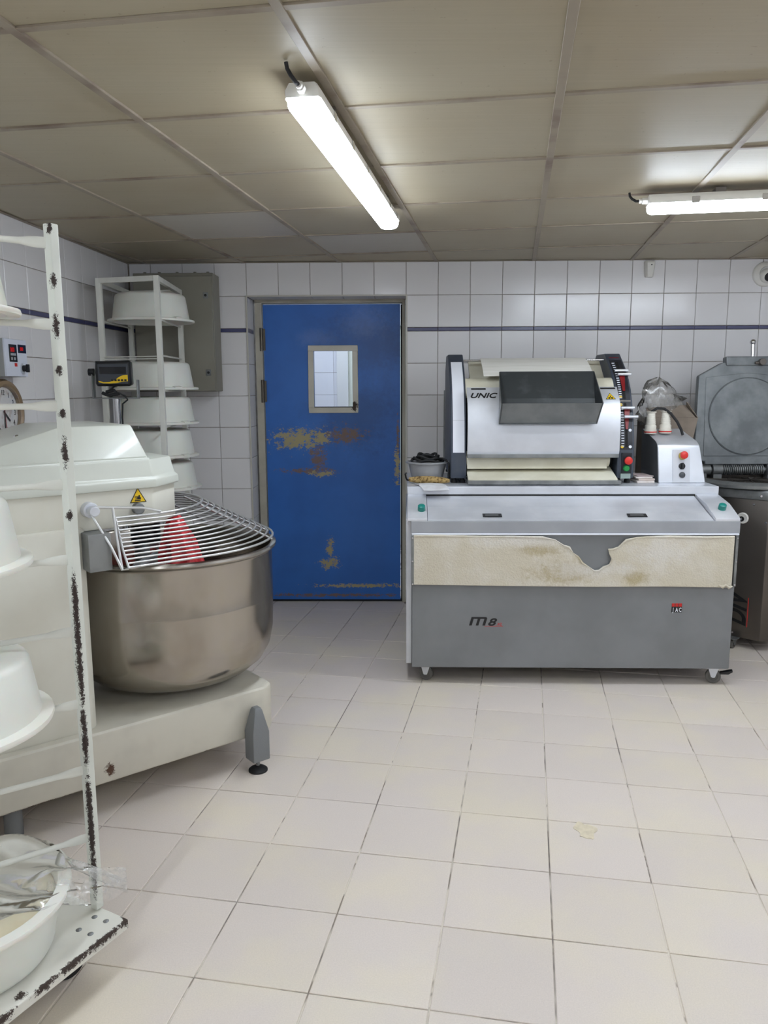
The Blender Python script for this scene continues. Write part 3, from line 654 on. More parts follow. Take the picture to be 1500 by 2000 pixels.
MB().tube([(0.036, 0.012, 1.09), (0.20, 0.012, 1.072), (0.27, 0.022, 1.052)], 0.0045).build('frame_wire', M_wire, gd_)
MB().tube([(0.028, 0.012, 1.062), (0.07, -0.03, 0.96), (0.092, -0.062, 0.882), (0.112, -0.068, 0.886)], 0.0045).build('frame_wire', M_wire, gd_)
MB().tube([(0.098, 0.012, 1.083), (0.094, -0.02, 0.99), (0.092, -0.06, 0.886)], 0.0045).build('frame_wire', M_wire, gd_)
MB().cyl((0.032, 0.03, 1.078), (0.032, -0.01, 1.078), 0.017, 20).cyl((0.032, 0.062, 1.078), (0.032, 0.025, 1.078), 0.026, 20).build('hinge_knob', M_steel, gd_, bevel=0.003)
MB().cyl((0.20, 0.062, 1.065), (0.20, 0.035, 1.065), 0.02, 20).build('hinge_knob', M_steel_d, gd_, bevel=0.003)
# spindle, scraper bar
MB().cyl((0.36, 0.44, 0.36), (0.36, 0.44, 1.01), 0.03, 20).build('breaker_bar', M_steel_d, mx_)
MB().cyl((0.31, 0.27, 0.90), (0.31, 0.27, 1.01), 0.055, 24).build('spindle', M_black, mx_)
sp = [(0.31 + 0.09 * math.cos(a), 0.27 + 0.09 * math.sin(a), 0.86 - 0.48 * a / (3.2 * PI)) for a in [i * PI / 10 for i in range(33)]]
MB().tube([(0.31, 0.27, 0.91)] + sp, 0.02, 10).build('spiral_hook', M_steel, mx_)
# warning sticker
MW = frame((0.178, 0.0445, 1.098), (1, 0, 0), (0, -1, 0)); MW.translation = Vector((0.205, 0.0572, 1.085))
def warn(parent, M, s_, kind):
    tri = [(-s_, 0), (s_, 0), (0, s_ * 1.75)]; r = lambda k, dy: [(x * k, y * k + dy) for x, y in tri]
    st = MB().prism(tri, 0, 0.0006).build('warning_sticker', M_printk, parent); st.matrix_local = M
    MB().prism(r(0.84, s_ * 0.09), 0.0006, 0.001).build('yellow_field', M_yellow, st)
    hb = MB()
    if kind == 'hand':
        hb.box((-.42 * s_, .18 * s_, .001), (.28 * s_, .30 * s_, .0014)).box((-.42 * s_, .62 * s_, .001), (.05 * s_, .72 * s_, .0014)).box((-.1 * s_, .36 * s_, .001), (.32 * s_, .62 * s_, .0014)).box((.05 * s_, .58 * s_, .001), (.22 * s_, .86 * s_, .0014)).box((-.36 * s_, .38 * s_, .001), (-.1 * s_, .46 * s_, .0014)).box((-.3 * s_, .5 * s_, .001), (-.1 * s_, .57 * s_, .0014))
    else:
        for cx in (-.27, .27): hb.lathe([(.22 * s_, .001), (.22 * s_, .0014), (0, .0014)], 12, (cx * s_, .33 * s_, 0))
        hb.box((-.1 * s_, .5 * s_, .001), (.1 * s_, 1.0 * s_, .0014))
    hb.build('pictogram', M_printk, st)
    return st
warn(mx_, MW, 0.030, 'hand')
# feet
def mfoot(x, y):
    b = MB().loft([[(x + sx * a, y + sy * b_, z) for sx, sy in ((-1, -1), (1, -1), (1, 1), (-1, 1))] for z, a, b_ in ((0.05, .036, .034), (0.165, .036, .034), (0.25, .017, .02), (0.262, .012, .014))])
    f_ = b.build('foot', M_cast, mx_, bevel=0.004)
    MB().cyl((x, y, 0.02), (x, y, 0.06), 0.008, 12).build('stem', M_steel_d, f_)
    MB().lathe([(0, .024), (.012, .022), (.03, .012), (.037, .006), (.037, 0), (0, 0)], 28, (x, y, 0)).build('pad', M_rubber, f_)
mfoot(0.588, -0.04); mfoot(0.588, 0.735); mfoot(-0.80, 0.735)
b = MB().cyl((-0.27, 0.09, 0.0), (-0.27, 0.09, 0.13), 0.03, 16).build('foot', M_cast, mx_)
# the red bag over the hook
rb = MB(); n = 40; rings = []
for q in range(15):
    f = q / 14; z = 1.0 - 0.36 * f; r_ = 0.022 + 0.105 * f ** 0.8
    rings.append([(0.385 + 0.035 * f + r_ * (1 + 0.14 * math.sin(5 * a + 2.3 * f) + 0.07 * math.sin(11 * a + 5 * f) + 0.05 * math.sin(3 * a - 18 * f)) * math.cos(a), 0.17 - 0.03 * f + r_ * (1 + 0.12 * math.sin(6 * a - 3 * f) + 0.05 * math.sin(13 * a)) * math.sin(a), z + 0.008 * math.sin(4 * a + 9 * f)) for a in [i * 2 * PI / n for i in range(n)]])
rb.loft(rings)
rbo = tag(rb.build('red_plastic_bag', pbr('red_plastic_sheet', (222, 62, 68), 0.3, 0, c2=(190, 38, 46), nscale=22, bump=0.5, bscale=26, bdist=0.02), smooth=60), 'crumpled red plastic bag pulled over the mixer hook inside the steel bowl', 'bag')
rbo.location = MA; rbo.rotation_euler = (0, 0, MROT)

# ------------------------------------------------------------------ rack in the corner with upturned tubs
cr = thing('tub_rack', 'white angle-iron rack of upturned tubs standing in the corner behind the mixer', 'rack', (-1.36, 4.56, 0))
pts = {'fl': (-1.512, 4.30), 'fr': (-1.176, 4.20), 'rr': (-1.213, 4.80), 'rl': (-1.530, 4.86)}
M_rk = chipped('white_rack_paint_b', None, (222, 222, 214), (90, 80, 70), spots=0.83)
loc = {k: Vector((x + 1.36, y - 4.56, 0)) for k, (x, y) in pts.items()}
ctr = sum(loc.values(), Vector()) / 4
for k, p in loc.items():
    sx = 1 if ctr.x > p.x else -1; sy = 1 if ctr.y > p.y else -1
    MB().box((p.x - 0.014, p.y - 0.014, 0), (p.x + 0.014, p.y + 0.014, 2.055)).build('post', M_rk, cr, bevel=0.002)
def bar(a, b, z, hh, ww, name, mt):
    d = (b - a); L = d.length; M_ = Matrix.Translation((a.x, a.y, z)) @ Matrix.Rotation(math.atan2(d.y, d.x), 4, 'Z')
    return MB().box((0, -ww, -hh), (L, ww, hh)).build(name, mt, cr, bevel=0.001, seg=1), M_
for a, b in (('fl', 'fr'), ('fr', 'rr'), ('rr', 'rl'), ('rl', 'fl')):
    for z in (2.042, 0.12):
        o, M_ = bar(loc[a], loc[b], z, 0.013, 0.012, 'rail', M_rk); o.matrix_local = M_
LV = [1.842, 1.655, 1.468, 1.275, 1.090, 0.905]
for z in LV:
    for a, b in (('fr', 'rr'), ('fl', 'rl')):
        p, q = loc[a], loc[b]
        MB().tube([p + Vector((0, 0, z - 0.006)), p * .7 + q * .3 + Vector((0, 0, z - 0.006)), q + Vector((0, 0, z - 0.006))], 0.005, 8).build('support_wire', M_rk, cr)
    if abs(z - 1.655) < .01:
        for dz in (-0.012, -0.024): MB().tube([loc['fl'] + Vector((0, -.012, z + dz)), loc['fr'] + Vector((0, -.012, z + dz))], 0.003, 8).build('cross_wire', M_rk, cr)
names_ = ['on the top level of the corner rack', None, 'on the corner rack just below its empty level', 'second below the empty level of the corner rack', 'third below the empty level of the corner rack', 'fourth below the empty level of the corner rack']
for z, nm in zip(LV, names_):
    if nm: tub('white tub upturned ' + nm, (-1.305 + random.uniform(-.006, .006), 4.525, z), 2.55 + random.uniform(-.2, .2), 'white tubs on the corner rack')

# electrical cabinet on the back wall
ec = thing('electrical_cabinet', 'grey enamelled electrical cabinet on the back wall beside the blue door', 'cabinet', (-1.517, 4.885, 1.455), -AW)
box('body', (0, 0.02, 0), (0.487, 0.188, 0.71), M_grey, ec, bevel=0.004)
box('cabinet_door', (0.004, 0, 0.004), (0.483, 0.022, 0.690), M_grey, ec, bevel=0.005)
for zc in (0.575, 0.115):
    l_ = MB().box((0.43, -0.004, zc - 0.018), (0.46, 0.0, zc + 0.018)).build('lock', M_steel_d, ec, bevel=0.001, seg=1)
    MB().cyl((0.445, -0.004, zc), (0.445, -0.009, zc), 0.008, 12).build('lock_core', M_black, l_)
for x in (0.05, 0.14, 0.25, 0.36, 0.44): MB().cyl((x, 0.10, 0.708), (x, 0.10, 0.726), 0.009, 10).build('cable_gland', M_grey, ec)

# scale indicator on its column
sc = thing('scale_indicator', 'black weighing scale indicator with yellow keypad stripe on a column', 'scale', (-1.352, 4.0, 0), 0.10)
box('platform', (-0.15, -0.24, 0.03), (0.13, 0.06, 0.08), M_steel_d, sc, bevel=0.006)
for x, y in ((-.12, -.2), (.10, -.2), (-.12, .03), (.10, .03)): MB().cyl((x, y, 0), (x, y, 0.031), 0.02, 12).build('foot', M_rubber, sc)
MB().cyl((0, 0, 0.08), (0, 0, 1.43), 0.019, 20).build('column', M_chrome, sc)
MB().box((-0.105, -0.02, 1.425), (0.105, 0.03, 1.432)).box((-0.112, -0.02, 1.425), (-0.106, 0.03, 1.57)).box((0.106, -0.02, 1.425), (0.112, 0.03, 1.52)).build('bracket', M_steel_d, sc, bevel=0.001, seg=1)
hd_ = MB().loft([[(x, y, z) for x, z in ((-w_, 1.612 - e_), (w_, 1.612 - e_), (w_ + .002, 1.50), (w_ - .006, 1.488 + e_), (-w_ + .006, 1.488 + e_), (-w_ - .002, 1.50))] for y, w_, e_ in ((-0.05, .078, .006), (-0.035, .086, 0), (0.02, .084, 0.004), (0.045, .06, 0.02))]).build('display_head', M_black, sc, bevel=0.006)
fp = MB().box((-0.07, -0.0525, 1.50), (0.074, -0.05, 1.597)).build('faceplate', pbr('slate_faceplate', (58, 62, 70), 0.35), hd_, bevel=0.002)
MB().box((-0.062, -0.0535, 1.548), (0.066, -0.0525, 1.583)).build('lcd', M_glassk, fp)
sw = [(-0.069, 1.515), (-0.045, 1.508), (-0.015, 1.509), (0.01, 1.518), (0.03, 1.533), (0.05, 1.542), (0.073, 1.544), (0.073, 1.512), (0.045, 1.510), (0.02, 1.504), (-0.01, 1.5015), (-0.045, 1.502), (-0.069, 1.509)]
MB().prism(sw, -0.0535, -0.0525, 'y').build('yellow_stripe', M_yellow, fp)
kb = MB()
for i in range(5): kb.box((-0.008 + i * 0.016, -0.0545, 1.513), (0.003 + i * 0.016, -0.0535, 1.522))
kb.build('keys', M_printk, fp)
MB().cyl((-0.098, -0.005, 1.558), (-0.128, -0.005, 1.558), 0.019, 10).build('clamp_knob', M_black, sc, bevel=0.003)
MB().tube([(0.01, 0.0, 1.50), (-0.03, -0.035, 1.462), (-0.05, -0.03, 1.445), (-0.02, -0.03, 1.437), (0.02, -0.035, 1.455), (0.05, -0.03, 1.44), (0.06, -0.02, 1.42), (0.035, -0.024, 1.40), (0.03, -0.026, 1.33), (0.035, -0.026, 1.1), (0.03, -0.024, 0.6), (0.03, -0.02, 0.1)], 0.0045, 7).build('cable', M_rubber, sc, smooth=60)
MB().tube([(-0.04, -0.03, 1.46), (0.0, -0.04, 1.468), (0.02, -0.03, 1.45), (-0.03, -0.035, 1.443), (-0.06, -0.03, 1.455)], 0.009, 7).build('cable_loop', M_rubber, sc, smooth=60)

# ------------------------------------------------------------------ on the left wall: controller box and clock
def lwp(y, off): # point on left wall face at world y
    k = (y - lw_a.y) / lw_dir.y; return lw_a + lw_dir * k + lw_n * off
q = lwp(3.47, 0.0); La = math.atan2(lw_dir.y, lw_dir.x)
cb = thing('wall_controller', 'grey wall controller box with red LED displays and a rotary switch', 'control box', (q.x, q.y, 1.530), La)
cb.scale = (0.8, 1, 1)
# local x runs along the wall (away), local -y points into the room
box('case', (-0.03, -0.07, 0), (0.20, 0.0, 0.165), pbr('grey_case', (150, 151, 150), 0.5), cb, bevel=0.004)
box('front_panel', (-0.028, -0.078, 0.002), (0.198, -0.069, 0.163), pbr('pale_panel', (212, 216, 228), 0.4), cb, bevel=0.001, seg=1)
d_ = box('display', (0.01, -0.0795, 0.065), (0.09, -0.078, 0.14), M_glassk, cb, bevel=0)
text('digits', '000', 0.028, M_ledred, d_, frame((0.022, -0.0797, 0.108), (1, 0, 0), (0, -1, 0)))
MB().box((0.022, -0.0805, 0.092), (0.078, -0.0795, 0.102)).box((0.025, -0.0805, 0.073), (0.04, -0.0795, 0.085)).box((0.055, -0.0805, 0.073), (0.07, -0.0795, 0.085)).build('display_buttons', M_greypl, d_)
d_ = box('display', (0.105, -0.0795, 0.105), (0.19, -0.078, 0.142), M_glassk, cb, bevel=0)
text('digits', '000', 0.022, M_ledred, d_, frame((0.125, -0.0797, 0.116), (1, 0, 0), (0, -1, 0)))
MB().cyl((0.135, -0.078, 0.038), (0.135, -0.083, 0.038), 0.024, 20).build('switch_plate', M_steel, cb)
MB().cyl((0.135, -0.083, 0.038), (0.135, -0.10, 0.038), 0.014, 16).box((0.128, -0.112, 0.02), (0.142, -0.098, 0.056)).build('rotary_switch', M_black, cb, bevel=0.002)
MB().box((0.06, -0.0795, 0.045), (0.085, -0.078, 0.06)).build('red_mark', M_printr, cb)
q = lwp(3.515, 0.0)
ck = thing('wall_clock', 'round wall clock with a wooden-coloured rim and black numerals', 'clock', (q.x, q.y, 1.372), La)
Mc = Matrix.Rotation(PI / 2, 4, 'X')
MB().lathe([(.115, .0), (.147, .0), (.149, .018), (.142, .032), (.128, .036), (.117, .028), (.114, .016)], 56, M=Mc).build('rim', pbr('brown_clock_rim', (150, 128, 100), 0.4, 0.1, c2=(128, 106, 82), nscale=8), ck)
MB().lathe([(.118, .004), (.118, .014), (0, .014)], 48, M=Mc).build('dial', pbr('cream_dial', (226, 224, 222), 0.4, 0, c2=(206, 196, 190), nscale=26, lo=0.52, hi=0.6), ck)
for hh in range(1, 13):
    a = PI / 2 - hh * PI / 6
    text('numeral', str(hh), 0.034, M_printk, ck, frame((0.09 * math.cos(a), -0.0145, 0.09 * math.sin(a) - 0.012), (1, 0, 0), (0, -1, 0)), align='CENTER', sx=0.8)
for nm, a, L_, w_ in (('hour_hand', -0.75, 0.055, 0.004), ('minute_hand', -1.62, 0.085, 0.003), ('second_hand', -1.45, 0.09, 0.0012)):
    M_ = frame((0, -0.017, 0), (math.cos(a), 0, math.sin(a)), (0, -1, 0)); MB().box((-0.012, -w_, 0), (L_, w_, 0.001)).build(nm, M_printk if nm != 'second_hand' else M_printr, ck).matrix_local = M_
MB().lathe([(.12, .0295), (.12, .031), (0, .031)], 40, M=Mc).build('glass', M_glass, ck)

# ------------------------------------------------------------------ dough divider base machine
JR = -0.0286; JO = Vector((0.135, 3.747, 0.0)); JW = 1.571
jc = thing('dough_divider', 'long low grey dough machine on casters with a torn floury cloth front', 'machine', JO, JR)
MB().box((0, 0, 0.09), (JW, 0.94, 0.772)).build('body', M_jac, jc, bevel=0.004)
MB().box((-0.028, 0.03, 0.10), (0, 0.92, 0.84)).build('side_panel', M_jac_l, jc, bevel=0.003)
MB().box((-0.004, -0.012, 0.776), (JW + 0.004, 0.05, 0.836)).build('front_rail', pbr('mid_grey_rail', (160, 163, 169), 0.4, 0.35, c2=(172, 175, 180), nscale=4), jc, bevel=0.003)
MB().box((0.0, -0.016, 0.768), (JW, 0.0, 0.776)).build('lip', M_white, jc, bevel=0.001, seg=1)
MB().box((0, 0.0, 0.77), (JW, 0.94, 0.83)).build('upper_body', M_jac_l, jc)
# sloping lid and its two end caps
SL = math.atan2(0.082, 0.275); YS, ZS = 0.0, 0.843; YE, ZE = 0.278, 0.925
def slope(y): return ZS + (ZE - ZS) * (y - YS) / (YE - YS)
LX0, LX1 = 0.078, 1.452
MB().prism([(0.002, 0.832), (0.002, ZS - 0.004), (YE, ZE - 0.006), (YE, 0.832)], LX0, LX1, 'x').build('lid', M_jac_l, jc, bevel=0.002)
MB().prism([(0.012, ZS - 0.0026), (0.145, slope(0.145) - 0.0042), (0.145, slope(0.145) - 0.006), (0.012, ZS - 0.005)], LX0 + .004, LX1 - .004, 'x').build('lid_plate', M_jac_l, jc)
for x0, x1 in ((-0.022, LX0 - 0.003), (LX1 + 0.004, JW + 0.002)):
    MB().prism([(-0.012, 0.834), (-0.012, ZS + 0.006), (0.12, slope(0.12) + 0.022), (YE, ZE + 0.003), (YE, 0.834)], x0, x1, 'x').build('end_cap', M_jac_l, jc, bevel=0.003)
nsl = Vector((0, -math.sin(SL), math.cos(SL)))
for xk in (0.394, 1.098):
    yk = 0.045; M_ = frame((xk, yk, slope(yk) - 0.003), (1, 0, 0), nsl)
    h_ = MB().box((-0.047, -0.018, 0), (0.047, 0.018, 0.003)).build('grip', M_black, jc, bevel=0.002); h_.matrix_local = M_
    MB().box((-0.035, -0.008, 0.003), (0.03, 0.004, 0.0045)).build('grip_latch', M_steel_d, h_)
for xk, yk in ((0.048, 0.065), (1.515, 0.075)):
    M_ = frame((xk, yk, slope(yk) + 0.011), (1, 0, 0), (0, -0.45, 0.9))
    kb_ = MB().lathe([(0, .034), (.014, .034), (.018, .031), (.019, .006), (.016, 0), (.01, -.012), (0, -.012)], 20).build('knob', M_teal, jc, smooth=50); kb_.matrix_local = M_
    MB().tube([(-0.012, -0.01, 0), (-0.03, -0.02, 0.002), (-0.01, -0.034, 0.004), (0.006, -0.03, 0.0)], 0.002, 6).build('split_pin', M_chrome, kb_)
MB().box((-0.022, YE, 0.925), (JW + 0.006, 0.94, 0.967)).build('tabletop', M_steel, jc, bevel=0.003)
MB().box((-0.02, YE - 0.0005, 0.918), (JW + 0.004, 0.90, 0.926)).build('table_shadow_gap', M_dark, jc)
# felt cloth with the tear
def jx(px): return (px - 806) / 626.0 * 1.548 + 0.004
def jz(py): return 0.769 - (py - 1043) * 0.00257
tear = [(1060, 1047), (1085, 1052), (1100, 1062), (1112, 1066), (1120, 1077), (1130, 1084), (1138, 1096), (1152, 1104), (1163, 1112), (1172, 1111), (1180, 1104), (1192, 1100), (1197, 1088), (1191, 1078), (1189, 1070), (1197, 1070), (1208, 1066), (1216, 1058), (1222, 1052), (1245, 1047)]
out = [(806, 1044), (860, 1043), (940, 1045), (1000, 1045)] + tear + [(1300, 1044), (1380, 1046), (1431, 1045)]
out = [(jx(a), jz(b)) for a, b in out] + [(jx(1431), jz(1144)), (jx(1300), jz(1142.5)), (jx(1170), jz(1143.5)), (jx(1000), jz(1142)), (jx(806), jz(1140))]
fm_ = NT('floury_felt'); fv = fm_.coord(); stain = fm_.blobs(fv, [((0.72, 0, 0.585), (0.13, 1, 0.05)), ((0.88, 0, 0.64), (0.07, 1, 0.04)), ((0.62, 0, 0.70), (0.1, 1, 0.03)), ((1.09, 0, 0.56), (0.05, 1, 0.03))], 12, 0.9, 0.6)
c_ = fm_.mix(fm_.ramp(fm_.noise(fv, 7, 4), 0.4, 0.7), lin((212, 203, 183)), lin((220, 213, 199))); c_ = fm_.mix(fm_.math('MULTIPLY', stain, 0.75), c_, lin((176, 160, 118)))
c_ = fm_.mix(fm_.math('MULTIPLY', fm_.blobs(fv, [((0.86, 0, 0.60), (0.2, 1, 0.035)), ((1.2, 0, 0.68), (0.12, 1, 0.05)), ((0.6, 0, 0.74), (0.25, 1, 0.03))], 15, 1.0, 0.7), 0.6), c_, lin((226, 222, 216)))
fm_.l(c_, fm_.b.inputs['Base Color']); fm_.b.inputs['Roughness'].default_value = 0.95; fm_.bump(fm_.math('ADD', fm_.noise(fv, 110, 4, 0.7), fm_.math('MULTIPLY', fm_.noise(fv, 25, 3), 0.8)), 0.9, 0.006)
cl = MB().prism(out, -0.020, -0.003, 'y').build('felt_cloth', fm_.m, jc, bevel=0.003)
hem = [Vector((jx(a), -0.019, jz(b) - 0.002)) for a, b in [(808, 1045), (860, 1044), (940, 1046), (1000, 1046)] + tear + [(1300, 1046), (1380, 1047), (1430, 1046)]]
MB().tube(hem, [0.0042 + 0.0022 * math.sin(i * 2.1) for i in range(len(hem))], 7).build('hem', fm_.m, cl, smooth=60)
MB().tube([(jx(1405), -0.022, jz(1139)), (jx(1412), -0.03, jz(1142)), (jx(1418), -0.026, jz(1138)), (jx(1424), -0.03, jz(1143)), (jx(1431), -0.024, jz(1141))], [0.004, 0.008, 0.005, 0.008, 0.004], 7).build('frayed_end', fm_.m, cl, smooth=60)
for x in (-0.002, jx(1433)):
    b_ = MB().box((x, -0.023, 0.515), (x + 0.012, 0.0, 0.768)).build('clamp_bar', M_steel_d, jc, bevel=0.001, seg=1)
    for z in (0.525, 0.64, 0.755): MB().lathe([(.0045, 0), (.004, .003), (0, .004)], 10, M=frame((x + 0.006, -0.023, z), (1, 0, 0), (0, -1, 0))).build('bolt', M_chrome, b_)
# lettering
FN = (0, -1, 0)
lm = MB(); shf = lambda x, z: (0.284 + x + 0.28 * z, 0.309 + z)
for pl_ in ([(0, 0), (.013, 0), (.013, .043), (0, .043)], [(.013, .034), (.066, .034), (.066, .043), (.013, .043)], [(.033, 0), (.046, 0), (.046, .034), (.033, .034)], [(.066, 0), (.079, 0), (.079, .037), (.073, .043), (.066, .043)]):
    lm.prism([shf(*p) for p in pl_], -0.0012, 0.0003, 'y')
lm.build('logo_lettering', M_printk, jc)
text('logo_lettering', '8', 0.052, M_printk, jc, frame((0.374, -0.0005, 0.309), (1, 0, 0), FN), shear=0.3, sx=1.45, bold=0.0012)
text('logo_lettering', 'XL', 0.020, M_printr, jc, frame((0.418, -0.0005, 0.309), (1, 0, 0), FN), shear=0.4, sx=1.2)
MB().box((0.36, -0.0006, 0.304), (0.452, 0, 0.3055)).build('logo_underline', M_printr, jc)
for i, ch in enumerate('JAC'):
    x = 1.273 + i * 0.0172
    MB().box((x, -0.0008, 0.380), (x + 0.016, 0, 0.424)).build('badge_block', M_printk, jc)
    MB().box((x + 0.001, -0.0012, 0.409), (x + 0.015, -0.0004, 0.425)).build('badge_top', M_printr, jc)
    text('badge_letter', ch, 0.029, M_white, jc, frame((x + 0.008, -0.0011, 0.383), (1, 0, 0), FN), align='CENTER', sx=0.62, bold=0.0004)
for x, y, lv in ((0.075, 0.07, False), (1.515, 0.05, True), (0.075, 0.86, False), (1.515, 0.86, False)):
    caster(jc, (x, y, 0), 0.037, pbr('grey_wheel', (96, 94, 90), 0.5) if x < .1 and y < .1 else bpy.data.materials['grey_wheel'], M_steel, -0.35, 0.0895, lv)

# ------------------------------------------------------------------ moulder on the table
UO = (0.355, 4.138, 0.967)
un = thing('dough_moulder', 'dough moulder with navy cheeks, stainless cover and grey hopper on the table', 'machine', UO, JR)
PROF = [(0.004, 0.028), (0.0, 0.02 + 0.08), (0.012, 0.22), (0.037, 0.335), (0.073, 0.41), (0.115, 0.49), (0.165, 0.55), (0.24, 0.61), (0.37, 0.69)]
def fy(z):
    for (y0, z0), (y1, z1) in zip(PROF[:-1], PROF[1:]):
        if z <= z1: return y0 + (y1 - y0) * (z - z0) / (z1 - z0)
    return PROF[-1][0]
def cheek(x0, x1, name='cheek'):
    return MB().prism(PROF + [(0.56, 0.69), (0.66, 0.60), (0.66, 0.028)], x0, x1, 'x').build(name, M_navy, un, bevel=0.006, seg=2)
UW = 0.965
ckl = cheek(0.0, 0.084); ckr = cheek(UW - 0.088, UW)
for x in (0.02, 0.066, UW - 0.07, UW - 0.02):
    for y in (0.05, 0.6): MB().lathe([(.016, 0), (.016, .012), (.009, .03), (0, .03)], 14, (x, y, 0)).build('foot', M_rubber, un)
def strip(x0, x1, z0, z1, off, thick, name, mat, parent, n=14):
    ps = [(fy(z0 + (z1 - z0) * i / n), z0 + (z1 - z0) * i / n) for i in range(n + 1)]
    nr = []
    for i in range(n + 1):
        a, b = ps[max(0, i - 1)], ps[min(n, i + 1)]; d = Vector((b[0] - a[0], b[1] - a[1])).normalized(); nr.append(Vector((-d.y, d.x)))
    f_ = [(p[0] + q.x * (off + thick), p[1] + q.y * (off + thick)) for p, q in zip(ps, nr)]; b_ = [(p[0] + q.x * (off - 0.004), p[1] + q.y * (off - 0.004)) for p, q in zip(ps, nr)]
    return MB().prism(f_ + b_[::-1], x0, x1, 'x').build(name, mat, parent)
strip(0.012, 0.073, 0.165, 0.645, 0.0, 0.0012, 'white_label', M_white, ckl, 24)
M_panel = pbr('black_scale_panel', (34, 36, 44), 0.35)
XI = UW - 0.088
ZPX = [(690, .69), (722, .605), (758, .50), (792, .41), (820, .335), (862, .22), (936, .028)]
def zp(py):
    for (a, za), (b, zb) in zip(ZPX[:-1], ZPX[1:]):
        if py <= b: return za + (zb - za) * (py - a) / (b - a)
    return ZPX[-1][1]
strip(XI + .012, UW - .010, zp(782), zp(704), 0, 0.0012, 'scale_panel', M_panel, ckr); strip(XI + .012, UW - .010, zp(878), zp(786), 0, 0.0012, 'scale_panel', M_panel, ckr)
for z0, z1 in ((zp(780), zp(709)), (zp(873), zp(788))):
    strip(XI + .040, XI + .054, z0, z1, 0.0013, 0.0006, 'slot', M_dark, ckr)
    tk = MB(); nn = 17
    for i in range(nn):
        z = z0 + (z1 - z0) * (i + .5) / nn; y = fy(z); tk.box((XI + .020, y - .0035, z - .0022), (XI + .034, y + .004, z + .0022))
    tk.build('scale_marks', M_white, ckr)
strip(XI + .012, UW - .010, zp(785), zp(783), 0.0012, 0.0008, 'panel_line', M_chrome, ckr)
for py, x in ((726, .052), (733, .062), (797, .052), (814, .066)):
    z = zp(py); y = fy(z) - 0.03
    lv_ = MB().cyl((XI + x - 0.036, y, z), (XI + x + 0.036, y, z), 0.0075, 14).build('lever_handle', M_steel, ckr, bevel=0.001, seg=1)
    MB().prism([(y - .004, z + .006), (y - .004, z - .006), (y + .03, z - .012), (y + .03, z + .004)], XI + x - .003, XI + x + .003, 'x').build('lever_arm', M_dred, lv_)
for a, b in ((733, 764), (800, 838)):
    za, zb = zp(a), zp(b); ya, yb_ = fy(za) - .008, fy(zb) - .006
    MB().loft([[(XI + .038 + dx, ya - dy, za) for dx, dy in ((0, 0), (.03, 0), (.03, .004), (0, .004))], [(XI + .041 + dx, yb_ - dy, zb) for dx, dy in ((0, 0), (.012, 0), (.012, .004), (0, .004))]]).build('pointer', M_dred, ckr)
for py, x, mt in ((776, .028, M_yellow), (791, .026, M_yellow), (872, .024, M_yellow), (840, .066, M_white), (872, .066, M_white)):
    z = zp(py); MB().lathe([(.008, 0), (.008, .001), (0, .001)], 12, M=frame((XI + x, fy(z) - .0022, z), (1, 0, 0), (0, -1, 0.25))).build('symbol', mt, ckr)
z = zp(701); M_ = frame((XI + .02, fy(z) - .0035, z - .002), (1, 0, 0), (0, -0.53, 0.85)); MB().box((-.002, .010, 0), (.052, .016, .0008)).build('badge', M_dred, ckr).matrix_local = M_
text('badge_letter', 'JAC', 0.024, M_white, ckr, frame((XI + .021, fy(z) - .0045, z - .006), (1, 0, 0), (0, -0.53, 0.85)), sx=1.1, bold=0.0006)
MB().box((XI + .022, -.006, zp(934)), (XI + .074, .008, zp(884))).build('button_plate', M_panel, ckr, bevel=0.002)
MB().box((XI + .018, -.008, zp(936)), (XI + .070, .004, zp(926))).build('name_plate', pbr('pale_green_plate', (150, 165, 160), 0.3), ckr, bevel=0.001, seg=1)
MB().lathe([(0, .032), (.012, .031), (.02, .027), (.0215, .018), (.019, .012), (.011, .01), (.011, -.004), (0, -.004)], 24, M=frame((XI + .051, -.006, zp(899)), (1, 0, 0), FN)).build('stop_button', M_red, ckr, smooth=50)
MB().lathe([(0, .02), (.013, .019), (.016, .014), (.0165, .0), (0, 0)], 24, M=frame((XI + .045, -.006, zp(915)), (1, 0, 0), FN)).build('start_button', M_green, ckr, smooth=50)
# stainless cover between the cheeks
x0, x1 = 0.085, UW - 0.089
cp = [(-0.028, 0.158), (-0.036, 0.18), (-0.038, 0.30), (-0.030, 0.37), (-0.010, 0.428), (0.03, 0.467), (0.07, 0.506)]
inn = [(y + 0.004, z - 0.003) for y, z in cp]
MB().prism(cp + inn[::-1], x0, x1, 'x').build('cover', M_steel, un, smooth=50)
MB().box((x0, -0.030, 0.140), (x1, -0.006, 0.160)).build('cover_rail', M_steel_d, un, bevel=0.002)
for a, b in ((0.108, 0.185), (UW - 0.178, UW - 0.100)): MB().box((0, 0, 0), (b - a, 0.010, 0.0012)).build('cover_slot', M_printk, un).matrix_local = frame((a, 0.0570, 0.4945), (1, 0, 0), (0, -0.698, 0.716))
text('logo_lettering', 'UNIC', 0.050, M_printk, un, frame((0.097, 0.0135, 0.4525), (1, 0, 0), (0, -0.698, 0.716)), shear=0.35, sx=1.12, bold=0.0010)
warn(un, frame((UW - 0.134, 0.0025, 0.4425), (1, 0, 0), (0, -0.698, 0.716)), 0.026, 'rollers')
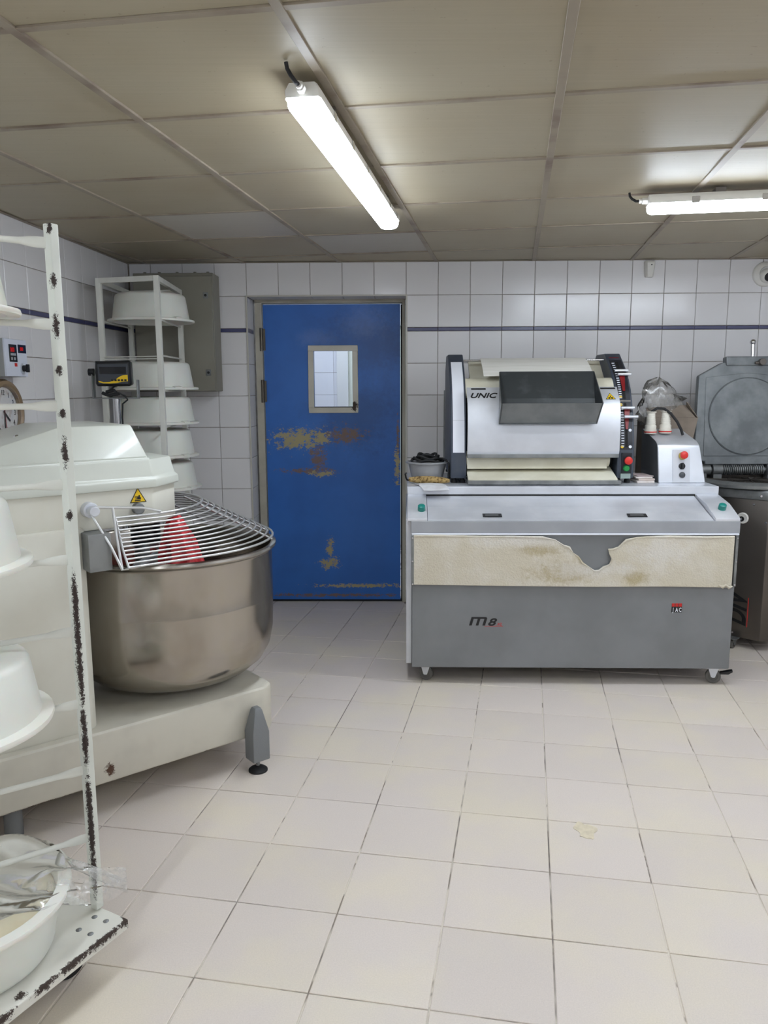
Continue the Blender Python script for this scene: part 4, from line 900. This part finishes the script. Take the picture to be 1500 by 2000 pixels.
# hopper
hx0, hx1 = 0.249, 0.757
hp = MB(); tk_ = 0.0022
rim_b = [(hx0 + .012, 0.10, 0.588), (hx1 + .006, 0.10, 0.588)]; rim_f = [(hx0, -0.125, 0.425), (hx1 + 0.006, -0.125, 0.425)]; bot_f = [(hx0 - .006, -0.078, 0.318), (hx1 - .012, -0.078, 0.318)]; bot_b = [(hx0 + .002, -0.012, 0.446), (hx1 - .008, -0.012, 0.446)]
def plate(mb, a, b, c, d):
    a, b, c, d = map(Vector, (a, b, c, d)); n_ = (b - a).cross(d - a).normalized() * tk_
    mb.loft([[a, b, c, d], [a + n_, b + n_, c + n_, d + n_]])
plate(hp, rim_f[0], rim_f[1], bot_f[1], bot_f[0]); plate(hp, rim_b[0], rim_b[1], bot_b[1], bot_b[0]); plate(hp, bot_f[0], bot_f[1], bot_b[1], bot_b[0])
plate(hp, rim_f[0], rim_b[0], bot_b[0], bot_f[0]); plate(hp, rim_f[1], rim_b[1], bot_b[1], bot_f[1])
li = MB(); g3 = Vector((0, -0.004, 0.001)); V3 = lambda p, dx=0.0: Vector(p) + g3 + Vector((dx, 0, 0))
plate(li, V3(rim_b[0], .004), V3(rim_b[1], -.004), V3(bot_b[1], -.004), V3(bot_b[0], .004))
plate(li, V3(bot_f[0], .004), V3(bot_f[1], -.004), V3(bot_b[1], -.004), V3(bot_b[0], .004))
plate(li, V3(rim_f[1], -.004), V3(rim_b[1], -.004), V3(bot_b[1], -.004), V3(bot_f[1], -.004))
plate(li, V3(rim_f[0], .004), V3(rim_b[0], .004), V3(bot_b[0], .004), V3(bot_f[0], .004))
hpo = hp.build('hopper', pbr('dusty_hopper_steel', (112, 115, 116), 0.5, 0.6, c2=(128, 130, 130), nscale=9), un, smooth=0)
li.build('hopper_liner', pbr('dark_coated_liner', (56, 60, 62), 0.45, 0.2, c2=(74, 78, 80), nscale=11, lo=0.5, hi=0.75), hpo, smooth=0)  # plates set inside the hopper, a darker grey than its outer walls
# belts and rollers
MB().cyl((0.084, 0.21, 0.47), (XI, 0.21, 0.47), 0.085, 40).build('upper_roller', M_creamroll, un)
MB().prism([(0.20, 0.47), (0.44, 0.655), (0.45, 0.65), (0.21, 0.46)], 0.12, XI - 0.01, 'x').build('back_belt', M_creamroll, un)
bl = MB(); rr_ = []
for i in range(9):
    f = i / 8; rr_.append((0.36 - 0.235 * f, 0.668 - 0.10 * f + 0.012 * math.sin(f * PI)))
bl.prism(rr_ + [(y, z - 0.003) for y, z in rr_[::-1]], 0.18, 0.765, 'x').build('white_cloth', pbr('white_linen_cloth', (238, 236, 230), 0.75, 0, c2=(228, 226, 218), nscale=3, stretch=(1, 20, 20)), un, smooth=50)
MB().cyl((0.07, 0.36, 0.655), (XI + 0.01, 0.36, 0.655), 0.006, 12).build('tie_rod', M_chrome, un)
MB().cyl((0.084, 0.055, 0.128), (XI - 0.035, 0.055, 0.128), 0.042, 32).build('lower_roller', M_creamroll, un)
MB().prism([(0.012, 0.078), (0.012, 0.128), (0.03, 0.135), (0.05, 0.08)], 0.088, XI - 0.05, 'x').build('scraper', M_creamroll, un, bevel=0.003)
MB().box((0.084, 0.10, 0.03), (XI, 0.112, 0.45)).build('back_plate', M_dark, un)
MB().prism([(-0.07, 0.034), (0.10, 0.082), (0.10, 0.06), (-0.07, 0.022)], 0.088, XI - 0.012, 'x').build('delivery_belt', M_creamroll, un, bevel=0.004)
MB().box((0.086, -0.082, 0.004), (XI + 0.004, 0.09, 0.026)).build('tray', M_steel_d, un, bevel=0.003)
# back rod of the moulder
MB().tube([(-0.012, 0.50, 0.01), (-0.012, 0.50, 0.49)], 0.0035, 8).build('guide_rod', M_steel_d, un)

# ------------------------------------------------------------------ things on the table
def jpt(x, y, z=0.967):
    c, s_ = math.cos(JR), math.sin(JR); return (JO.x + c * x - s_ * y, JO.y + s_ * x + c * y, z)
bs = thing('grey_basin', 'grey plastic basin on the table beside the moulder', 'basin', jpt(0.088, 0.52))
MB().lathe([(0, 0), (.07, 0), (.082, .006), (.098, .075), (.104, .098), (.118, .102), (.119, .108), (.105, .11), (.100, .10), (.093, .07), (.078, .01), (0, .006)], 44).build('body', M_greypl, bs, smooth=50)
cb2 = MB()
for k in range(4):
    r_ = 0.085 - k * 0.012; zz = 0.112 + 0.010 * k
    cb2.tube([(r_ * math.cos(a + k), 0.85 * r_ * math.sin(a + k), zz + 0.008 * math.sin(3 * a + k)) for a in [i * 2 * PI / 28 for i in range(28)]], 0.0075, 7, True)
cb2.tube([(0.08, -0.02, 0.125), (0.10, -0.04, 0.118), (0.113, -0.055, 0.10), (0.114, -0.058, 0.06), (0.112, -0.056, 0.02), (0.108, -0.06, 0.007)], 0.006, 7)
o = tag(cb2.build('coiled_cable', M_rubber, smooth=60), 'black cable coiled in the grey basin on the table', 'cable'); o.location = jpt(0.088, 0.52)
o2 = MB(); rings = []; n = 14
for q_ in range(17):
    f = q_ / 16; rad = 0.022 * (math.sin(PI * (0.08 + 0.88 * f)) ** 0.4); rings.append([(-0.108 + 0.216 * f, rad * math.cos(2 * PI * i / n) + 0.02 * math.sin(f * 2.5), 0.022 + 0.9 * rad * math.sin(2 * PI * i / n) - 0.004 * f) for i in range(n)])
br_ = thing('hand_brush', 'tan bristle hand brush lying in front of the grey basin', 'brush', jpt(0.095, 0.39), -0.22)
o2.loft(rings).build('bristles', pbr('tan_bristles', (190, 160, 104), 0.95, 0, c2=(110, 84, 46), nscale=70, bump=1.0, bscale=160, bdist=0.008, lo=0.45, hi=0.65), br_, smooth=60)
MB().tube([(-0.10, -0.002, 0.016), (-0.122, 0.01, 0.018), (-0.13, 0.02, 0.03), (-0.132, 0.012, 0.05), (-0.124, 0.0, 0.056)], 0.0045, 8).build('wire_handle', M_black, br_, smooth=60)
pp = thing('paper_sheet', 'white paper sheet hanging over the front corner of the table', 'paper', jpt(0.02, 0.262), 0.05)
g_ = []; nu, nv = 8, 9
for i in range(nu):
    for j in range(nv):
        u_, v_ = i / (nu - 1), j / (nv - 1); y = 0.11 - 0.17 * v_; z = 0.004 + 0.003 * math.sin(3 * u_ + 2 * v_) ** 2 + (0.0 if y > 0.014 else (y - 0.014) * 0.22)
        g_.append((0.004 + 0.035 * v_ + 0.15 * u_ - 0.02 * u_ * v_, y, z))
pg = MB().add(g_, [(i * nv + j, (i + 1) * nv + j, (i + 1) * nv + j + 1, i * nv + j + 1) for i in range(nu - 1) for j in range(nv - 1)])
pg.add([(x, y, z - 0.0012) for x, y, z in g_], [(i * nv + j, i * nv + j + 1, (i + 1) * nv + j + 1, (i + 1) * nv + j) for i in range(nu - 1) for j in range(nv - 1)])
pg.build('sheet', M_paper, pp)
# pile of papers right of the moulder
for k, (dx, dy, rz, th, wd_, dp) in enumerate(((0, 0, 0.0, .012, .092, .17), (.003, .004, 0.05, .010, .088, .165), (-.002, .01, -0.04, .008, .09, .16), (.002, .012, 0.07, .004, .086, .15))):
    zz = 0.967 + [0.0005, 0.0130, 0.0235, 0.0320][k]
    o = tag(MB().box((-wd_ / 2, -dp / 2, 0), (wd_ / 2, dp / 2, th)).build('paper_stack', pbr('floury_paper%d' % k, [(224, 216, 210), (206, 192, 184), (230, 224, 220), (196, 176, 180)][k], 0.8, 0, c2=(196, 180, 170), nscale=18), bevel=0.002),
            ['thick floury booklet at the bottom of the paper pile beside the moulder', 'brownish booklet second from the bottom of the paper pile beside the moulder', 'pale booklet third from the bottom of the paper pile beside the moulder', 'pinkish leaflet on top of the paper pile beside the moulder'][k], 'papers', 'papers between moulder and control box')
    o.location = jpt(1.243 + dx, 0.50 + dy, zz)[:2] + (zz,); o.rotation_euler = (0, 0, rz)
# stainless control box
cx0 = jpt(1.312, 0.415)
cbx = thing('switch_box', 'stainless control box with red stop button on the table', 'control box', cx0, JR)
CWID = 0.248
sec = [(0.0, 0.0), (0.028, 0.185), (0.034, 0.200), (0.05, 0.212), (0.075, 0.222), (0.30, 0.272), (0.31, 0.27), (0.31, 0.0)]
def csec(x, k, dz=0): return [(x, y, z * k) for y, z in sec]
cs = MB().loft([[(0.0 + z * 0.06 * -0.4, y, z) for y, z in sec], [(CWID - z * 0.16, y, z) for y, z in sec]]).build('case', M_steel, cbx, bevel=0.006, seg=2)
MB().loft([[(-0.0015 - z * 0.024, y, z) for y, z in sec], [(-0.0005 - z * 0.024, y, z) for y, z in sec]]).build('side_plate', pbr('dark_side_paint', (104, 108, 112), 0.42, 0.4), cbx)  # thin skin on the steel case, a dark reflection put into its colour
Mf = frame((0.120, 0.0135, 0.094), (1, 0, 0), (0, -0.989, 0.15))
MB().box((-0.046, -0.092, 0), (0.044, 0.082, 0.0016)).build('button_panel', pbr('pale_button_panel', (206, 208, 214), 0.35, 0.4), cbx, bevel=0.001, seg=1).matrix_local = Mf
MB().lathe([(0, .034), (.013, .033), (.02, .028), (.0205, .02), (.016, .014), (0, .014)], 24, M=Mf @ Matrix.Translation((0.006, 0.052, 0.002))).build('stop_button', M_red, cbx, smooth=50)
MB().lathe([(.021, -.001), (.021, .010), (.016, .016), (0, .016)], 24, M=Mf @ Matrix.Translation((0.006, 0.050, 0.002))).build('stop_collar', pbr('yellow_plastic', (208, 178, 74), 0.4), cbx, smooth=50)
MB().lathe([(.017, 0), (.017, .006), (.012, .007), (0, .007)], 20, M=Mf @ Matrix.Translation((0.002, -0.005, 0.002))).box((-0.003, -0.022, 0.009), (0.007, 0.012, 0.02), Mf).build('selector', M_black, cbx, bevel=0.001, seg=1)
MB().lathe([(.016, 0), (.016, .005), (.013, .008), (0, .008)], 20, M=Mf @ Matrix.Translation((0.003, -0.052, 0.002))).build('push_button', pbr('dark_grey_button', (70, 72, 76), 0.4), cbx, smooth=50)
M_plug = pbr('cream_plug_plastic', (224, 220, 208), 0.5, 0, c2=(206, 200, 188), nscale=14)
def zt_(y): return 0.222 + (y - 0.075) * 0.05 / 0.225
for k, (x, y) in enumerate(((-0.004, 0.17), (0.080, 0.18))):
    q = Vector(cx0) + Matrix.Rotation(JR, 3, 'Z') @ Vector((x, y, zt_(y) + 0.0085))
    t = thing('power_plug', ['white three-phase plug with a black cable on the stainless control box', 'white three-phase plug without a cable on the stainless control box'][k], 'plug', q, 0, 'white plugs on the control box')
    MB().lathe([(0, 0), (.031, 0), (.033, .006), (.033, .020), (.030, .026), (.031, .040), (.030, .044), (.025, .050)] + [p for i in range(5) for p in ((.0255 - i * .001, .053 + i * .011), (.027 - i * .001, .056 + i * .011), (.0255 - i * .001, .061 + i * .011))] + [(.022, .112), (.028, .116), (.029, .120), (.021, .121), (.015, .113), (0, .112)], 28).build('body', M_plug, t, smooth=45)
    MB().lathe([(.0332, .007), (.0345, .008), (.0345, .0125), (.0332, .0135)], 28).build('red_ring', M_printr, t)
    if k == 0:
        MB().tube([(0.0, 0, 0.10), (0.004, -0.002, 0.122), (0.03, -0.006, 0.138), (0.065, -0.012, 0.136), (0.10, -0.02, 0.11), (0.135, -0.026, 0.065), (0.158, -0.028, 0.022), (0.168, -0.028, -0.006)], 0.0072, 10).build('cable', M_rubber, t, smooth=60)
# cardboard box with a plastic bag in it, behind the control box
bx_ = thing('cardboard_box', 'open grey-brown cardboard box holding a plastic bag behind the control box', 'box', jpt(1.475, 0.842), 0.04)
cbm = MB(); bw, bd = 0.135, 0.085
lo_ = [(-bw, -bd, 0.0), (bw - .05, -bd, 0.0), (bw - .05, bd, 0.0), (-bw, bd, 0.0)]; hi_ = [(-bw, -bd, 0.335), (bw + .012, -bd, 0.33), (bw + .012, bd, 0.33), (-bw, bd, 0.33)]
for i in range(4):
    j = (i + 1) % 4; plate(cbm, lo_[i], lo_[j], hi_[j], hi_[i])
plate(cbm, *lo_)
cbm.build('body', M_card, bx_, smooth=0)
f1 = MB(); plate(f1, (-bw, -bd, 0.335), (bw, -bd, 0.33), (bw - .04, -bd + .06, 0.40), (-bw, -bd + .055, 0.385)); f1.build('flap', M_card, bx_, smooth=0)
f2 = MB(); plate(f2, (bw + .012, -bd, 0.33), (bw + .012, bd, 0.33), (bw + .03, bd, 0.405), (bw - .05, -bd + 0.02, 0.42)); f2.build('flap', M_card, bx_, smooth=0)
bg = MB(); n = 30; rings = []
for q_ in range(13):
    f = q_ / 12; z = 0.30 + 0.25 * f; r_ = 0.105 * (1 - f ** 2.4) ** 0.5 + 0.004
    rings.append([((r_ * 1.15) * (1 + .16 * math.sin(4 * a + 9 * f) + .08 * math.sin(9 * a - 7 * f)) * math.cos(a) - 0.03 - 0.03 * f, r_ * 0.52 * (1 + .12 * math.sin(5 * a + 3 * f)) * math.sin(a), z + .012 * math.sin(3 * a + 5 * f)) for a in [i * 2 * PI / n for i in range(n)]])
bg.loft(rings)
pts_ = [(0.02, 0, 0.40), (0.06, -0.03, 0.43), (0.10, 0.02, 0.42), (0.135, 0.0, 0.47), (0.11, -0.03, 0.44), (0.07, 0.03, 0.40)]
bg.add([Vector(p) for p in pts_] + [Vector((0.05, 0.0, 0.46))], [(0, 1, 6), (1, 2, 6), (2, 3, 4), (2, 4, 6), (4, 5, 6), (5, 0, 6)])
o = tag(bg.build('plastic_bag', M_film2, smooth=60), 'dusty crumpled transparent plastic bag sticking out of the cardboard box', 'bag'); bp = jpt(1.475, 0.842); o.location = bp; o.rotation_euler = (0, 0, 0.1)

# ------------------------------------------------------------------ hydraulic dough press at the right
hc = (2.13, 4.515, 0.0)
hy = thing('dough_press', 'tall dark stainless dough press with raised round lid beside the divider', 'machine', hc)
w2, ch = 0.315, 0.280
def oct8(w_, c): return [(-w_ + c, -w_), (w_ - c, -w_), (w_, -w_ + c), (w_, w_ - c), (w_ - c, w_), (-w_ + c, w_), (-w_, w_ - c), (-w_, -w_ + c)]
MB().loft([ringz(oct8(w2, ch), z) for z in (0.062, 0.858)]).build('body', M_darksteel, hy, bevel=0.003)
MB().loft([ringz(oct8(w2 + .012, ch + .01), 0.858), ringz(oct8(w2 + .012, ch + .01), 0.905), ringz(oct8(w2 + .004, ch + .01), 0.915)]).build('collar', M_steel_d, hy, bevel=0.003)
MB().lathe([(.30, .914), (.315, .918), (.318, .935), (.30, .948), (.262, .948), (.255, .940), (.255, .925), (0, .925)], 64).build('pan_ring', M_steel_d, hy, smooth=45)
kn = MB()
for a in range(10):
    an = a * PI / 10; d_ = Vector((math.cos(an), math.sin(an), 0)) * 0.25; n_ = Vector((-d_.y, d_.x, 0)).normalized() * 0.0015
    kn.loft([[(-d_ - n_) + Vector((0, 0, z)), (d_ - n_) + Vector((0, 0, z)), (d_ + n_) + Vector((0, 0, z)), (-d_ + n_) + Vector((0, 0, z))] for z in (.9252, .938)])
kn.lathe([(.12, .9252), (.12, .938), (.123, .938), (.123, .9252)], 40)
kn.build('divider_knives', M_darksteel, hy)
MB().lathe([(.252, .9252), (.252, .9262), (0, .9262)], 48).build('pan_floor', M_black, hy)
# raised lid (cast plate facing the room, tilted back)
lid = Matrix.Translation((0, 0.10, 1.035)) @ Matrix.Rotation(math.radians(-5), 4, 'X')
lp = [(-.305, 0.0), (-.24, 0.0), (-.24, -.02), (.24, -.02), (.24, 0.0), (.305, 0.0), (.30, .50), (.15, .575), (-.15, .575), (-.285, .50)]
ld = MB().prism(lp, -0.022, 0.022, 'y').build('lid', M_alu, hy, bevel=0.006, seg=2); ld.matrix_local = lid
ip = [(-.25, .03), (.25, .03), (.245, .49), (.0, .515), (-.245, .49)]
MB().prism(ip, -0.026, -0.02, 'y').build('inner_plate', M_alu, ld, bevel=0.004)
MB().lathe([(.226, 0), (.226, .005), (.2235, .006), (.2225, .003), (.221, .006), (.10, .008), (0, .008)], 64, M=frame((0, -0.026, .262), (1, 0, 0), FN)).build('press_disc', M_alu, ld, smooth=30)
MB().lathe([(.2270, .0), (.2270, .0054), (.2235, .0054), (.2235, .0)], 64, M=frame((0, -0.026, .262), (1, 0, 0), FN)).build('disc_groove', pbr('dark_groove', (74, 78, 80), 0.6), ld)
MB().box((-.13, -.03, .555), (.2, .03, .61)).build('lid_bridge', M_alu, ld, bevel=0.008)
MB().cyl((.035, 0, .60), (.035, 0, .685), 0.011, 16).lathe([(0, .017), (.010, .014), (.016, .006), (.0175, 0), (.016, -.006), (.010, -.014), (0, -.017)], 18, (.035, 0, .695)).build('lever', M_chrome, ld, smooth=50)
MB().cyl((.07, -.06, .575), (.07, -.02, .575), 0.02, 12).cyl((.03, -.045, .57), (.07, -.045, .57), 0.008, 10).build('lid_latch', M_darksteel, ld, bevel=0.002)
# hinge with coil spring
hg_ = MB().cyl((-.27, 0.10, 0.985), (.27, 0.10, 0.985), 0.014, 16)
for a, b, r_ in ((-.285, -.20, .032), (-.19, -.13, .036), (.13, .19, .036), (.20, .285, .032)): hg_.cyl((a, 0.10, 0.985), (b, 0.10, 0.985), r_, 20)
for a in (-.25, -.16, .16, .25): hg_.box((a - .025, 0.075, 0.93), (a + .025, 0.13, 0.985))
hg_.build('hinge', M_steel_d, hy, bevel=0.002)
cs_ = [(-.125 + .24 * i / 240, 0.10 + .029 * math.cos(i * 2 * PI / 12), 0.985 + .029 * math.sin(i * 2 * PI / 12)) for i in range(241)]
MB().tube(cs_, 0.0042, 6).build('spring', M_steel_d, hy, smooth=60)
MB().box((-.26, 0.145, 0.93), (.26, 0.155, 1.03)).build('back_flange', M_darksteel, hy)
# facet details: push button, screws, lettering
c0 = Vector((-w2, -w2 + ch, 0)); c1_ = Vector((-w2 + ch, -w2, 0)); fd = (c1_ - c0).normalized(); fnn = Vector((-0.7071, -0.7071, 0))
def fpnt(s_, z, off=0.0): return c0 + fd * s_ + Vector((0, 0, z)) + fnn * off
FLN = (c1_ - c0).length
b_ = MB().lathe([(.031, 0), (.031, .006), (.026, .010), (.022, .007), (0, .007)], 28, M=frame(fpnt(FLN - 0.135, 0.748), fd, fnn)).build('push_button', M_whitepl, hy, smooth=45)
MB().lathe([(.015, .0065), (.015, .010), (0, .010)], 20, M=frame(fpnt(FLN - 0.14, 0.743), fd, fnn)).build('button_core', M_printk, b_)
text('button_digit', '1', 0.018, M_white, b_, frame(fpnt(FLN - 0.14, 0.737, 0.0106), fd, fnn), align='CENTER')
for s_, z in ((FLN - .08, .83), (FLN - .15, .085), (FLN - .012, .735)): MB().lathe([(.0075, 0), (.006, .004), (0, .005)], 12, M=frame(fpnt(s_, z), fd, fnn)).build('bolt', M_chrome, hy)
for x in (-.09, 0.0, .03): MB().lathe([(.0075, 0), (.006, .004), (0, .005)], 12, M=frame((x, -w2 - .012, 0.885), (1, 0, 0), FN)).build('bolt', M_chrome, hy)
upv = (Vector((0, 0, 1)) + fd * 0.0).normalized(); side = Vector((0, 0, 1))
Mt = frame(fpnt(FLN - 0.085, 0.13, 0.0004), (0, 0, 1), fnn)
text('logo_lettering', 'DIV', 0.155, M_printk, hy, Mt, shear=0.35, sx=0.72, bold=0.004)
MB().box((0, -0.013, 0), (0.17, -0.009, 0.0006)).build('logo_line', M_printr, hy).matrix_local = Mt
for x, y in ((-0.15, -0.235), (0.235, -0.235), (-0.235, 0.235), (0.235, 0.235)):
    caster(hy, (x, y, 0), 0.025, M_rubber if y > 0 else bpy.data.materials['grey_wheel'], M_steel_d, 0.8, 0.0615, wdt=0.02)

# ------------------------------------------------------------------ on the back wall: motion detector and dome camera
q = wp(1.655, 0.0005)
md = thing('motion_detector', 'small white motion detector at the top of the tiled wall', 'sensor', (q.x, q.y, 2.143), -AW)
MB().loft([[(x * k, -y * kk, z) for x, y in ((-.030, 0), (-.030, .02), (-.02, .036), (.02, .036), (.030, .02), (.030, 0))] for z, k, kk in ((0, .72, .8), (.01, .8, .95), (.06, 1, 1.15), (.085, 1.08, 1.1), (.098, 1.04, .9))]).build('housing', M_whitepl, md, bevel=0.003)
MB().lathe([(.004, 0), (.004, .002), (0, .002)], 10, M=frame((0.004, -0.0415, 0.072), (1, 0, 0), FN)).build('led', M_black, md)
q = wp(2.37, 0.0005)
dc = thing('dome_camera', 'white round dome security camera at the top of the tiled wall', 'camera', (q.x, q.y, 2.158), -AW)
Mq = frame((0, 0, 0), (1, 0, 0), FN)
MB().lathe([(.075, 0), (.075, .012), (.070, .02), (.050, .034), (.046, .036), (.040, .03), (0, .03)], 40, M=Mq).build('base', M_whitepl, dc, smooth=45)
MB().lathe([(.043, .03), (.044, .045), (.036, .062), (.026, .070), (0, .072)], 32, M=Mq @ Matrix.Rotation(0.35, 4, 'X')).build('eyeball', M_whitepl, dc, smooth=45)
MB().lathe([(.027, .0695), (.025, .0735), (0, .075)], 28, M=Mq @ Matrix.Rotation(0.35, 4, 'X')).build('lens', M_glassk, dc, smooth=45)
